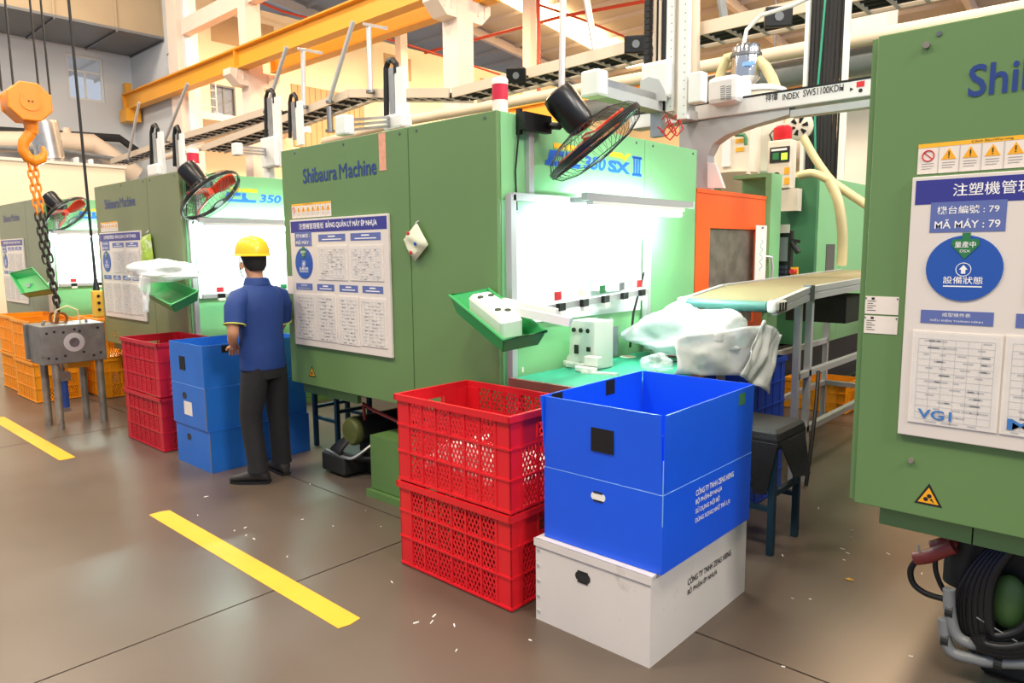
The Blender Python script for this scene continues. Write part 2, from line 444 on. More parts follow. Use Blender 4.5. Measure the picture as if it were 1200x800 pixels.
# --- columns with corbels
YC = 11.0
def column(x, y, label, corb=True, w=.46, top=15.5):
    t = thing('column', (x, y, 0), label, 'column', 'cream hall columns')
    MB().box(x-w/2, x+w/2, y-w/2, y+w/2, 0, top).build('shaft', 'column', t)
    if corb:
        for s in (-1, 1):
            c = MB(); hw = w/2-.01
            P = [(0, 6.83), (s*.55, 6.83), (s*.55, 6.66), (s*.28, 6.4), (0, 6.4)]
            c.prism([Vector((x-hw, y+s*w/2+a, z)) for a, z in P], (2*hw, 0, 0)).build('corbel', 'column', t)
            for e in (.16, .36): MB().box(x-hw-.03, x+hw+.03, y+s*(w/2+e)-.015, y+s*(w/2+e)+.015, 6.55, 6.83).build('corbel_rib', 'column', t)
    return t
cx = [on_y(296, 100, YC).x, on_y(537, 60, YC).x, on_y(1021, 100, YC).x]
column(cx[0], YC, 'cream column with bracket under the orange crane beam by the balcony door')
column(cx[1], YC, 'cream column rising behind the red and white signal light')
column(cx[2], YC, 'cream column behind the left edge of machine 79')
column(on_y(621, 60, 22).x, 22, 'slim cream column beside the red vertical pipe', False, .4, 14.4)
column(on_y(470, 45, 22).x, 22, 'far cream column standing before the cream wall top', False, .4, 14.4)
column(on_y(212, 70, YC).x, YC+.1, 'cream column at the end of the grey return wall', False, .7, 15.4)
# tie beam between columns
t = thing('tie_beam', (cx[0], YC, 9), 'pale horizontal tie beam fixed to the column above the crane beam', 'beam')
MB().box(on_y(218, 45, YC).x, cx[0]-.24, YC-.15, YC+.15, 8.72, 9.2).build('beam', 'column', t)
MB().box(cx[0]+.24, cx[1]-.24, YC-.15, YC+.15, 8.72, 9.2).build('beam', 'column', t)
# --- crane runway beams
def runway(y, x0, x1, zb, zt, label, rail=True):
    t = thing('crane_beam', (x0, y, zb), label, 'beam', 'orange crane runway beams')
    MB().box(x0, x1, y-.02, y+.02, zb+.04, zt-.04).build('web', 'crane_orange', t)
    MB().box(x0, x1, y-.16, y+.16, zt-.04, zt).build('top_flange', 'crane_orange', t)
    MB().box(x0, x1, y-.16, y+.16, zb, zb+.04).build('bottom_flange', 'crane_orange', t)
    k = x0+.02
    for sx in [x0]+[c for c in cx if x0 < c < x1]+[x1-.03]:
        MB().box(sx, sx+.03, y-.15, y+.15, zb+.04, zt-.04).build('stiffener', 'crane_orange', t)
    if rail: MB().box(x0, x1, y-.04, y+.04, zt, zt+.07).build('rail', 'pipe_red', t)
    return t
rw = runway(10.6, -28.9, -10.9, 6.84, 7.42, 'long orange crane runway beam with red rail in front of the cream columns')
MB().box(-28.95, -28.3, 10.35, 10.85, 6.4, 6.84).build('end_bracket', 'crane_orange', rw)
MB().box(-28.9, -28.6, 10.5, 10.7, 7.42, 7.8).build('end_stop', 'crane_orange', rw)
runway(11.55, cx[0]+.35, cx[1]+.6, 6.84, 7.38, 'orange crane runway beam on the far side of the cream columns', False)
a = on_y(900, 70, 21.4).z; b = on_y(900, 108, 21.4).z
runway(21.4, -22, 4, b, a, 'far orange runway beam seen beneath the cable tray', False)
# mezzanine deck with railing by the doorway
t = thing('mezzanine', (-27, 13, 6.5), 'cream mezzanine deck with steel railing outside the balcony door', 'balcony')
MB().box(XE, -27.1, 11.3, 17.2, 6.6, 6.85).build('deck', 'column', t)
ea, eb = on_y(222, 160, 11.5), on_y(318, 134, 11.5)
MB().box(-27.1, eb.x, 11.4, 11.6, (ea.z+eb.z)/2-.25, (ea.z+eb.z)/2+.15).build('edge_beam', 'column', t)
MB().box(-27.3, -27.1, 11.4, 11.6, (ea.z+eb.z)/2-.25, 6.85).build('end_post', 'column', t)
for y in (12.2, 13.2, 14.6, 15.4):
    MB().cyl((-27.2, y, 6.85), (-27.2, y, 8.0), .025, n=8).build('railing_post', 'alu', t)
for z in (7.1, 7.4, 7.7, 8.0):
    MB().cyl((-27.2, 12.2, z), (-27.2, 13.2, z), .02, n=8).build('railing_bar', 'alu', t)
    MB().cyl((-27.2, 14.6, z), (-27.2, 15.4, z), .02, n=8).build('railing_bar', 'alu', t)
    MB().cyl((-27.2, 12.2, z), (-29.1, 12.2, z), .02, n=8).build('railing_bar', 'alu', t)
# --- plenum box at the end wall
t = thing('ventilation_plenum', (-27.7, 4, 8.94), 'big tan sheet-metal air plenum high on the grey end wall', 'duct')
MB().box(-29.15, -26.15, -6, 11.3, 8.98, 13.2).build('casing', 'duct_tan', t)
MB().box(-29.15, -26.1, -6, 11.35, 8.9, 8.98).build('underside', 'cable_grey', t)
for y in (5.6, 7.6, 9.4, 10.9):
    MB().box(-26.15, -26.1, y, y+.07, 8.98, 13.2).build('casing_rib', 'duct_tan', t)
    MB().box(-29.1, -26.1, y, y+.06, 8.84, 8.9).build('hanger_bar', 'alu_dark', t)
# --- pipework on the end wall, partition, spiral duct
t = thing('duct_run', (-28.5, 8, 5), 'thick beige duct bending along the grey end wall', 'duct')
p = [on_x(-20, 166, -28.2), on_x(60, 166, -28.2), on_x(108, 168, -28.2), on_x(128, 182, -28.2), on_x(160, 205, -28.2)]
MB().tube(p, .33, 14).build('duct', 'pipe_cream', t, smooth=True)
p = [on_x(-20, 152, -28.6), on_x(140, 162, -28.6), on_x(165, 180, -28.6)]
MB().tube(p, .14, 8).build('dark_channel', 'tray_dark', t)
p = [on_x(-20, 172, -27.9), on_x(70, 176, -27.9), on_x(135, 186, -27.9)]
MB().tube(p, .07, 8).build('thin_pipe', 'pipe_grey', t)
MB().cyl(on_x(78, 150, -28.2), on_x(80, 170, -28.2), .13, n=10).build('branch', 'pipe_cream', t)
p0, p1 = on_x(50, 142, -20), on_x(60, 190, -20)
t = tag(MB().lathe(p0, p1-p0, [(.3, 0)]+[(.3+(.012 if k % 2 else 0), (p1-p0).length*k/14) for k in range(1, 14)]+[(.3, (p1-p0).length*.93), (.46, (p1-p0).length)], 20).build('spiral_duct', 'steel', smooth=True),
        'silver spiral air duct hanging behind the orange hook block', 'duct')
a, b, c = on_x(-30, 186, -17.5), on_x(146, 197, -17.5), on_x(146, 260, -17.5)
t = thing('partition_wall', (-17.5, a.y, 0), 'plain cream partition standing behind the far machines', 'partition')
MB().box(-17.6, -17.5, a.y-4, b.y, 0, (a.z+b.z)/2).build('panel', 'wall_cream', t)
MB().box(-17.62, -17.46, a.y-4, b.y+.03, (a.z+b.z)/2, (a.z+b.z)/2+.06).build('cap_rail', 'column', t)

# --- overhead pipes and cable trays running along the machine row
def ladder(pts, wid, label, rails='tray_cream', dark=True, n=26):
    t = thing('cable_tray', tuple(pts[0]), label, 'cable tray', 'overhead cable trays')
    hv = Vector((0, wid/2, 0))
    for s in (-1, 1):
        m = MB()
        for p, q in zip(pts, pts[1:]): m.bar(p+hv*s, q+hv*s, .03, .16)
        m.build('side_rail', rails, t)
    L = sum((q-p).length for p, q in zip(pts, pts[1:]))
    for p, q in zip(pts, pts[1:]):
        k = max(2, int(n*(q-p).length/L))
        for i in range(k):
            c = p.lerp(q, (i+.5)/k)-Vector((0, 0, .06))
            MB().bar(c-hv, c+hv, .05, .03).build('rung', 'alu', t)
    if dark:
        m = MB()
        for o in (-.25, 0, .25):
            m.tube([p+Vector((0, wid*o, -.02)) for p in pts], .05, 6)
        m.build('cable', 'tray_dark', t)
    return t
Y = 9.0
ladder([on_y(545, 112, Y), on_y(600, 98, Y), on_y(800, 47, Y), on_y(1100, -18, Y)], .6, 'long cream ladder cable tray with floodlights crossing above the robot')
ladder([on_y(250, 175, Y), on_y(330, 147, Y), on_y(424, 112, Y), on_y(541, 112, Y)], .6, 'bent cream cable tray over the machine with the pink strip')
ladder([on_y(140, 190, Y), on_y(215, 164, Y), on_y(330, 130, Y)], .5, 'cream cable tray beneath the mezzanine deck')
def pipe(pts, r, label, m='pipe_cream', cat='pipe', group='overhead pipes'):
    o = MB().tube(pts, r, 12).build('overhead_pipe', m, smooth=True); return tag(o, label, cat, group)
Y = 10.2
pipe([on_y(380, 166, Y), on_y(480, 141, Y), on_y(700, 101, Y), on_y(1040, 40, Y), on_y(1230, 5, Y)], .1, 'thick cream insulated pipe running above all the machines')
pipe([on_y(680, 132, 10.5), on_y(1040, 64, 10.5), on_y(1230, 34, 10.5)], .2, 'fat grey green duct under the cream insulated pipe', 'pipe_grey')
pipe([on_y(180, 188, Y), on_y(240, 172, Y), on_y(330, 148, Y)], .09, 'cream pipe slanting past the far robots', 'pipe_cream')
t = thing('overhead_duct', (-4, 12.5, 4), 'wide beige duct on hanger rods behind the black cable riser', 'duct')
da, db = on_y(890, 178, 12.5), on_y(1040, 172, 12.5)
MB().cyl(da, db, .36, n=20).build('duct', 'pipe_cream', t, smooth=True)
for k in (.1, .9): MB().cyl(da.lerp(db, k), da.lerp(db, k)+Vector((0, 0, roofz(12.5)-da.z)), .02, n=6).build('hanger_rod', 'alu_dark', t)
pipe([on_x(285, -6, -27.5), on_x(330, 13, -27.5), on_x(470, 50, -27.5), on_x(600, 92, -27.5)], .05, 'thin red pipe above the cream wall', 'pipe_red')
pipe([on_z(498, 62, 11.6), on_z(660, 19, 11.6), on_z(830, -12, 11.6)], .07, 'red sprinkler main crossing below the roof light', 'pipe_red')
pipe([on_z(555, -20, 11.3), on_z(680, 22, 11.3), on_z(760, 54, 11.3)], .05, 'slim red sprinkler branch under the sloping roof', 'pipe_red')
pipe([Vector((on_y(631, 60, 21.68).x, 21.68, 0)), Vector((on_y(631, 60, 21.68).x, 21.68, 12.5))], .08, 'red vertical riser pipe beside the slim cream column', 'pipe_red')
# hanger poles
def pole(x0, y0, x1, y1, Y, r, label, m='alu', kind='hanger_pole', arm=None):
    t = thing(kind, tuple(on_y(x1, y1, Y)), label, 'pole', 'steel poles hanging over the machines')
    MB().tube([on_y(x0, y0, Y), on_y(x1, y1, Y)], r, 8).build('shaft', m, t, smooth=True)
    MB().cyl(on_y(x1, y1, Y), on_y(x1, y1, Y)-Vector((0, 0, .05)), r*1.6, n=10).build('clamp', 'alu_dark', t, smooth=True)
    if Y == 8.6:
        e = on_y(x0, y0+5, Y) if m == 'alu_dark' else on_y(x1, y1, Y); MB().bar(e-Vector((0, 0, .02)), Vector((e.x, 8.70 if x1 > 340 else 8.745, e.z-.02)), .05, .04).build('bracket', 'alu_dark', t)
    if arm: MB().bar(on_y(x0-5, y0, Y), on_y(arm[0], arm[1], Y-.5), .07, .05).build('arm', m, t)
    return t
pole(660, -15, 658, 122, 8.0, .045, 'straight galvanised pole tied with a red string behind the fan')
pole(684, -20, 698, 62, 9.3, .05, 'leaning galvanised pole reaching the cable tray')
pole(815, -12, 815, 88, 8.6, .06, 'beige square pole right of the robot arms', 'tray_cream')
pole(843, -15, 850, 30, 9.4, .06, 'grey pole above the chrome hopper', 'pipe_grey')
pole(414, 25, 386, 118, 8.6, .045, 'leaning pole brace over the middle machine')
pole(386, 125, 387, 152, 8.6, .06, 'short pole stub under the leaning brace', 'alu_dark')
pole(336, 55, 312, 130, 8.6, .045, 'leaning pole brace in front of the slatted boards')
pole(220, 98, 193, 165, 8.6, .045, 'leaning pole brace left of the balcony door')
pole(163, 120, 150, 186, 8.6, .04, 'leaning pole brace near the end of the crane beam')
pole(355, 57, 356, 124, 8.6, .05, 'upright hanger of the bent cable tray', arm=(376, 62))
pole(432, 28, 434, 106, 8.6, .05, 'upright hanger with short arm before the cream wall', arm=(452, 33))
# floodlights on the tray
def flood(x, y, Y, label, tilt):
    c = on_y(x, y, Y); t = thing('floodlight', tuple(c), label, 'floodlight', 'floodlights on the cable tray')
    n = Vector((.55, -.8, -.35*tilt)).normalized(); u = n.cross(ZA).normalized(); v = u.cross(n)
    MB().obox(c, u*.15, v*.11, n*.05).build('housing', 'black', t, bevel=.015)
    MB().cyl(c+n*.05, c+n*.06, .05, n=16).build('lens', 'flood_lens', t)
    MB().bar(c-n*.05, Vector((c.x, 8.69, c.z+.02)), .03).build('bracket', 'black', t)
flood(605, 88, 8.42, 'small black floodlight above the signal light of the near machine', 1)
flood(745, 52, 8.42, 'small black floodlight at the end of the roof light strip', .4)
flood(912, 20, 8.42, 'small black floodlight right of the chrome hopper', .3)
# black cable riser
c0, c1 = on_y(972, -10, 8.48), on_y(962, 205, 8.48)
t = thing('cable_riser', (c1.x, 8.48, c1.z), 'tall black cable riser with white edge strips behind the robot rail', 'cable riser')
wd = .21
for s in (-1, 1):
    MB().box((c0.x+c1.x)/2+s*wd-.02, (c0.x+c1.x)/2+s*wd+.02, 8.43, 8.53, 2.25, c0.z).build('side_rail', 'white_paint', t)
m = MB()
for k in range(8):
    x = (c0.x+c1.x)/2-wd+.05+k*.047
    m.tube([(x, 8.5, 2.25), (x+.015*math.sin(k), 8.48, 3.2), (x, 8.5, c0.z)], .026, 6)
m.build('cable', 'tray_dark', t)
MB().tube([((c0.x+c1.x)/2-.04, 8.44, 2.25), ((c0.x+c1.x)/2-.08, 8.44, 3), ((c0.x+c1.x)/2-.02, 8.44, c0.z)], .012, 6).build('green_cable', 'green_bench', t)
struct(MB().box(-34, 12, 44, 44.3, 0, 12.2).build('wall_back_far', 'wall_cream'))
# ================================================================== injection machines
Y0 = 2.70; XR = -2.564; ZB, ZT, MW = .636, 2.27, 2.083
def make_machine():
    t = thing('injection_machine', (XR, Y0, 0), '', 'machine', 'green injection moulding machines')
    X = lambda a: XR+a
    Yy = lambda a: Y0+a
    MB().box(X(-MW+.004), X(-.022), Yy(.032), Yy(2.1), ZB+.01, ZT-.004).build('cover_core', 'seam', t)
    MB().box(X(-MW), X(-.70), Y0, Yy(.03), ZB, ZT).build('end_panel', 'green', t, bevel=.004)
    MB().box(X(-.694), X(0), Y0, Yy(.03), ZB, ZT).build('end_panel', 'green', t, bevel=.004)
    MB().box(X(-.02), X(0), Yy(.034), Yy(1.402), ZB, ZT).build('side_panel', 'green_side_lit', t, bevel=.003)
    MB().box(X(-.02), X(0), Yy(1.408), Yy(2.1), ZB, ZT).build('side_panel', 'green_side_lit', t, bevel=.003)
    MB().box(X(-MW-.028), X(-MW-.006), Yy(.04), Yy(.5), ZB, ZT).build('edge_flange', 'green', t)
    MB().box(X(-MW+.01), X(-.02), Yy(.04), Yy(2.08), ZT-.004, ZT+.001).build('top_panel', 'green', t)
    MB().box(X(-MW+.075), X(-1.72), Yy(.05), Yy(.08), ZB-.075, ZB+.01).build('skirt', 'green', t)
    MB().box(X(-1.715), X(-1.35), Yy(.05), Yy(.08), ZB-.075, ZB+.01).build('skirt', 'green', t)
    MB().box(X(-MW+.02), X(-.05), Yy(.1), Yy(2.0), ZB-.03, ZB+.01).build('under_frame', 'pump_dark', t)
    # screws
    for a in (-1.9, -1.33, -.77, -.62, -.08):
        MB().cyl((X(a), Y0-.004, ZT-.03), (X(a), Y0, ZT-.03), .008, n=8).build('screw', 'alu_dark', t)
    for a in (.25, 1.3, 1.5, 2.04):
        MB().cyl((X(0), Yy(a), ZT-.03), (X(.004), Yy(a), ZT-.03), .008, n=8).build('screw', 'alu_dark', t)
    # bed under the cover
    bed = MB().box(X(-1.13), X(-.25), Yy(-.02), Yy(7.6), .05, .40).build('bed', 'green_base', t)
    MB().box(X(-1.15), X(-.22), Yy(-.05), Yy(7.65), 0, .045).build('bed_plinth', 'green_base', t)
    MB().box(X(-1.8), X(-.2), Yy(1.9), Yy(7.2), .04, .6).build('bed_rear', 'pump_dark', t)
    # safety door
    d = MB()
    y0, y1, z0, z1 = 2.12, 3.34, .65, 1.975
    w0, w1, v0, v1 = 2.34, 3.16, .95, 1.72
    for a, b, c, e in ((y0, w0, z0, z1), (w1, y1, z0, z1), (w0, w1, z0, v0), (w0, w1, v1, z1)):
        d.box(X(-.04), X(-.005), Yy(a), Yy(b), c, e)
    dd = d.build('safety_door', 'orange_door', t)
    MB().box(X(-.03), X(-.022), Yy(w0), Yy(w1), v0, v1).build('door_window', 'plexi', dd)
    MB().box(X(-.35), X(.0), Yy(y0), Yy(y1), z1, z1+.03).build('door_top', 'orange_door', dd)
    MB().tube([(X(0), Yy(3.3), 1.5), (X(.06), Yy(3.34), 1.49), (X(.065), Yy(3.36), 1.40), (X(.06), Yy(3.36), 1.05), (X(0), Yy(3.34), 1.02)], .012, 8).build('door_handle', 'alu', dd, smooth=True)
    MB().box(X(-1.95), X(-.06), Yy(2.1), Yy(3.5), .62, 1.55).build('mould_zone', 'pump_dark', t)
    # door post (open channel) and control panel
    p = MB().box(X(-.02), X(.03), Yy(3.36), Yy(3.58), .6, 2.2).box(X(-.32), X(-.02), Yy(3.55), Yy(3.58), .6, 2.2).box(X(-.32), X(-.02), Yy(3.36), Yy(3.58), 2.17, 2.2)
    p.build('door_post', 'green_side_lit', t)
    # injection unit cover
    MB().box(X(-MW), X(.07), Yy(4.32), Yy(4.36), .62, 2.24).build('injection_end_panel', 'green_dark', t)
    MB().box(X(-MW), X(.05), Yy(4.36), Yy(7.3), .62, 2.22).build('injection_core', 'green_dark', t)
    MB().box(X(.05), X(.075), Yy(4.37), Yy(5.0), .62, 2.24).build('injection_side_panel', 'green_side_lit', t)
    MB().box(X(.05), X(.075), Yy(5.01), Yy(7.3), .62, 2.24).build('injection_side_panel', 'green_side_lit', t)
    MB().box(X(.075), X(.08), Yy(4.62), Yy(4.86), 1.28, 1.6).build('inspection_window', 'glass_dark', t)
    MB().box(X(.075), X(.082), Yy(4.6), Yy(4.88), 1.25, 1.285).build('window_sill', 'white_paint', t)
    # brand lettering
    text('Shibaura', 'logo_blue', t, (X(-1.81), Y0-.002, 2.028), XA, ZA, .098, .40, 'brand_lettering', bold=.014)
    text('M', 'logo_blue', t, (X(-1.385), Y0-.002, 2.028), XA, ZA, .094, .085, 'brand_lettering')
    text('achine', 'logo_blue', t, (X(-1.285), Y0-.002, 2.028), XA, ZA, .098, .29, 'brand_lettering', bold=.014)
    return t
def front_logo(t, xr):
    y = Y0
    lg = MB(); e = .0015
    def seg(y0, y1, z0, z1): lg.box(xr, xr+e, y+y0, y+y1, z0, z1)
    for q in (((.43, 2.085), (.55, 2.085), (.56, 2.115), (.435, 2.115)), ((.40, 2.03), (.46, 2.03), (.47, 2.115), (.425, 2.115)), ((.385, 2.03), (.70, 2.03), (.71, 2.056), (.39, 2.056)), ((.565, 2.05), (.64, 2.05), (.605, 2.075), (.61, 2.115), (.57, 2.115))):
        lg.prism([(xr, y+a, z) for a, z in q], (e, 0, 0)); e += .0003
    lg.build('logo_blue_bars', 'logo_bright', t)
    MB().box(xr, xr+e, y+.46, y+.555, 2.126, 2.156).build('logo_yellow_bar', 'logo_yellow', t)
    MB().box(xr, xr+e, y+.575, y+.72, 2.126, 2.156).build('logo_yellow_bar', 'logo_yellow', t)
    text('350', 'logo_bright', t, (xr, y+.735, 2.035), YA, ZA, .078, .23, 'model_lettering', bold=.04, shear=.2)
    text('SX', 'logo_bright', t, (xr, y+.985, 2.035), YA, ZA, .075, .25, 'model_lettering', bold=.06)
    for k in range(3): MB().box(xr, xr+e, y+1.27+.03*k, y+1.288+.03*k, 2.04, 2.15).build('model_lettering', 'logo_bright', t)
    MB().box(xr, xr+e, y+1.255, y+1.365, 2.03, 2.048).build('model_lettering', 'logo_bright', t)
    MB().box(xr, xr+e, y+1.255, y+1.365, 2.14, 2.155).build('model_lettering', 'logo_bright', t)
    MB().prism([(xr, y+1.0, 2.13), (xr, y+1.13, 2.13), (xr, y+1.17, 2.115), (xr, y+1.235, 2.165), (xr, y+1.2, 2.165), (xr, y+1.165, 2.14), (xr, y+1.13, 2.16), (xr, y+1.0, 2.16)], (e, 0, 0)).build('logo_yellow_bar', 'logo_yellow', t)
m1 = make_machine(); m1['label'] = 'green injection machine with a pink strip on its end cover above the red crates'
SH = {0: 3.868, 2: -3.775, 3: -7.78}
mach = {1: m1}
for k, lb in ((0, 'green injection machine number 79 with a hose-wrapped pump under it'), (2, 'green injection machine with haze-tinted olive end cover behind the worker'), (3, 'dull green injection machine with haze-tinted end cover behind the steel mould')):
    c = copy_tree(m1, (SH[k], 0, 0)); c['label'] = lb; mach[k] = c
SH[1] = 0.0
for k, mm in ((2, 'green_haze_olive'), (3, 'green_haze_dull')):
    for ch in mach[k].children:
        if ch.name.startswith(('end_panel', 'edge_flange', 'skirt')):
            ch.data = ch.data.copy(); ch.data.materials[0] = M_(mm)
for k in (1, 2, 3): front_logo(mach[k], XR+SH[k])
# pink strip, safety triangles, rating plates (flat prints on the covers)
MB().box(-3.53, -3.465, Y0-.002, Y0, 2.045, 2.262).build('pink_strip', 'pink_paper', m1)
def triangle(t, x, z, s):
    MB().prism([(x-s/2, Y0-.0012, z), (x+s/2, Y0-.0012, z), (x, Y0-.0012, z+s*.9)], (0, .0012, 0)).build('caution_border', 'ink_black', t)
    k = s*.74
    MB().prism([(x-k/2, Y0-.002, z+s*.08), (x+k/2, Y0-.002, z+s*.08), (x, Y0-.002, z+s*.08+k*.88)], (0, .0008, 0)).build('caution_triangle', 'caution', t)
    for a, b, r in ((-.09, .24, .085), (.03, .38, .085)):
        MB().cyl((x+a*s, Y0-.0026, z+b*s), (x+a*s, Y0-.002, z+b*s), r*s, n=12).build('caution_gear', 'ink_black', t)
    MB().prism([(x+.05*s, Y0-.0026, z+.24*s), (x+.22*s, Y0-.0026, z+.12*s), (x+.12*s, Y0-.0026, z+.30*s)], (0, .0006, 0)).build('caution_hand', 'ink_black', t)
triangle(mach[0], -.541, .683, .085)
triangle(m1, -4.37, .70, .085)
triangle(mach[2], -4.37-3.775, .70, .085)
for z in (1.262, 1.33):
    p = MB().box(-.775, -.668, Y0-.002, Y0, z, z+.062).build('rating_plate', 'paper', mach[0])
    m = MB()
    for k in range(5): m.box(-.768, -.74-.01*(k % 2), Y0-.0026, Y0-.002, z+.012+k*.008, z+.014+k*.008)
    m.box(-.755, -.745, Y0-.0026, Y0-.002, z+.05, z+.058); m.build('plate_print', 'ink_black', p)
    for a in (-.773, -.672):
        MB().cyl((a, Y0-.004, z+.055), (a, Y0-.002, z+.055), .003, n=6).build('plate_screw', 'alu_dark', p)
for x, z in ((-3.05, 1.2), (-.32, .62)): pass
p = MB().box(-4.645, -4.548, Y0-.002, Y0, 1.275, 1.40).build('rating_plate', 'paper', m1)
MB().cyl((-.6, Y0-.012, .83), (-.6, Y0, .83), .009, n=8).build('cover_bolt', 'steel_dirty', mach[0])
MB().cyl((-.63, Y0-.012, 2.21), (-.63, Y0, 2.21), .011, n=8).build('cover_bolt', 'steel_dirty', mach[0])
# --- boards
def board(x, num, label, k, green=True):
    t = thing('notice_board', (x+.55, Y0-.012, .92), label, 'board', 'machine notice boards')
    zt = 1.79; y = Y0-.018
    B = MB().box(x, x+1.1, Y0-.018, Y0-.001, zt-.87, zt).build('panel', 'board_white', t, bevel=.003)
    def rect(u0, u1, w0, w1, name, m, d=.001, par=t):
        return MB().box(x+u0, x+u1, y-d, y, zt-w1, zt-w0).build(name, m, par)
    def tx(s, u, w, h, wd, m='ink_white', al='CENTER', d=.0016, bold=.0, par=t): text(s, m, par, (x+u, y, zt-w), XA, ZA, h, wd, 'print', al, bold, depth=d)
    rect(.012, 1.088, .012, .09, 'header', 'header_blue')
    tx('注塑機管理看板', .27, .068, .04, .30, bold=.004); tx('BẢNG QUẢN LÝ MÁY ÉP NHỰA', .72, .073, .052, .55, bold=.02)
    rect(.06, .268, .085, .182, 'number_plate', 'label_blue', .0015)
    tx('機台編號 :'+(' '+num if num else ''), .164, .124, .026, .17, bold=.006, d=.0022); tx('MÃ MÁY :'+(' '+num if num else ''), .164, .17, .03, .18, bold=.01, d=.0022)
    ov = MB(); n = 40
    ov.prism([(x+.164+.107*math.cos(2*math.pi*i/n), y-.004, zt-.298+.105*math.sin(2*math.pi*i/n)) for i in range(n)], (0, .004, 0))
    ov = ov.build('status_disc', 'oval_blue', t)
    MB().prism([(x+.13, y-.006, zt-.205), (x+.2, y-.006, zt-.205), (x+.205, y-.006, zt-.222), (x+.165, y-.006, zt-.268), (x+.125, y-.006, zt-.222)], (0, .002, 0)).build('status_marker', 'label_green', ov)
    MB().box(x+.155, x+.178, y-.0055, y-.004, zt-.205, zt-.185).build('status_marker', 'label_green', ov)
    text('量產中', 'ink_white', ov, (x+.165, y-.0062, zt-.232), XA, ZA, .02, .058, 'print', 'CENTER', .004)
    text('ĐSX', 'ink_white', ov, (x+.165, y-.0062, zt-.247), XA, ZA, .009, .03, 'print', 'CENTER')
    r = MB(); r.tube([(x+.164+.021*math.cos(2*math.pi*i/20), y-.0045, zt-.302+.021*math.sin(2*math.pi*i/20)) for i in range(20)], .0012, 5, True); r.build('arrow_ring', 'ink_white', ov)
    MB().prism([(x+.158, y-.005, zt-.315), (x+.17, y-.005, zt-.315), (x+.17, y-.005, zt-.302), (x+.176, y-.005, zt-.302), (x+.164, y-.005, zt-.287), (x+.152, y-.005, zt-.302), (x+.158, y-.005, zt-.302)], (0, .0006, 0)).build('arrow', 'ink_white', ov)
    text('設備狀態', 'ink_white', ov, (x+.164, y-.0042, zt-.348), XA, ZA, .024, .11, 'print', 'CENTER', .005)
    MB().box(x+.11, x+.218, y-.0048, y-.0042, zt-.358, zt-.354).build('print_line', 'ink_white', ov)
    for i, (a, b) in enumerate(((.352, .658), (.716, 1.026))):
        rect(a, b, .108, .154, 'caption', 'label_blue', .0015)
        rect((a+b)/2-.04, (a+b)/2+.04, .118, .126, 'print_line', 'ink_white', .0022); rect((a+b)/2-.11, (a+b)/2+.11, .138, .144, 'print_line', 'ink_white', .0022)
    for i, (a, b) in enumerate(((.05, .255), (.313, .513), (.574, .775), (.824, 1.034))):
        rect(a, b, .436, .48, 'caption', 'label_blue', .0015)
        if i == 0: tx('成型條件表', (a+b)/2, .456, .013, .08, d=.0022); tx('ĐIỀU KIỆN THÀNH HÌNH', (a+b)/2, .474, .011, .15, d=.0022)
        else: rect((a+b)/2-.03, (a+b)/2+.03, .445, .453, 'print_line', 'ink_white', .0022); rect((a+b)/2-.07, (a+b)/2+.07, .464, .47, 'print_line', 'ink_white', .0022)
    rng = random.Random(k)
    for i, (a, b, c, d) in enumerate(((.336, .672, .18, .406), (.70, 1.046, .183, .404), (.03, .286, .507, .82), (.292, .53, .505, .82), (.55, .78, .507, .822), (.79, 1.06, .51, .815))):
        s = rect(a, b, c, d, 'document', 'paper', .004)
        MB().box(x+a+.004, x+b-.004, y-.0062, y-.0054, zt-d, zt-c-.004).build('clear_sleeve', 'glass', s)
        ln = MB(); nr = 13
        for q in range(nr):
            w_ = c+.025+(d-c-.04)*q/(nr-1)
            ln.box(x+a+.02, x+b-.02, y-.0047, y-.004, zt-w_-.0006, zt-w_+.0006)
            for e in range(5):
                uu = a+.03+(b-a-.08)*rng.random(); ln.box(x+uu, x+uu+.015+.02*rng.random(), y-.0047, y-.004, zt-w_-.009, zt-w_-.004)
        for q in range(7):
            uu = a+.02+(b-a-.04)*q/6; ln.box(x+uu-.0005, x+uu+.0005, y-.0047, y-.004, zt-d+.015, zt-c-.025)
        ln.build('document_print', 'paper_line', s)
        if i == 2 and num: text('VG1', 'ink_blue', s, (x+a+.03, y-.0064, zt-d+.018), XA, ZA, .032, .10, 'handwriting', 'LEFT', .02)
        if i == 3 and num: text('M', 'ink_blue', s, (x+a+.02, y-.0064, zt-d+.018), XA, ZA, .035, .07, 'handwriting', 'LEFT', .02)
    return t
board(-.645, '79', 'white notice board numbered 79 with blue oval and clipped sheets', 1)
board(-4.543, '', 'white notice board with blue header hung left of the sachet and red crates', 2)
board(-4.543-3.775, '', 'white notice board on the olive cover beside the bagged tray', 3)
board(-4.543-7.78, '', 'white notice board on the dull green machine behind the green tray', 4)
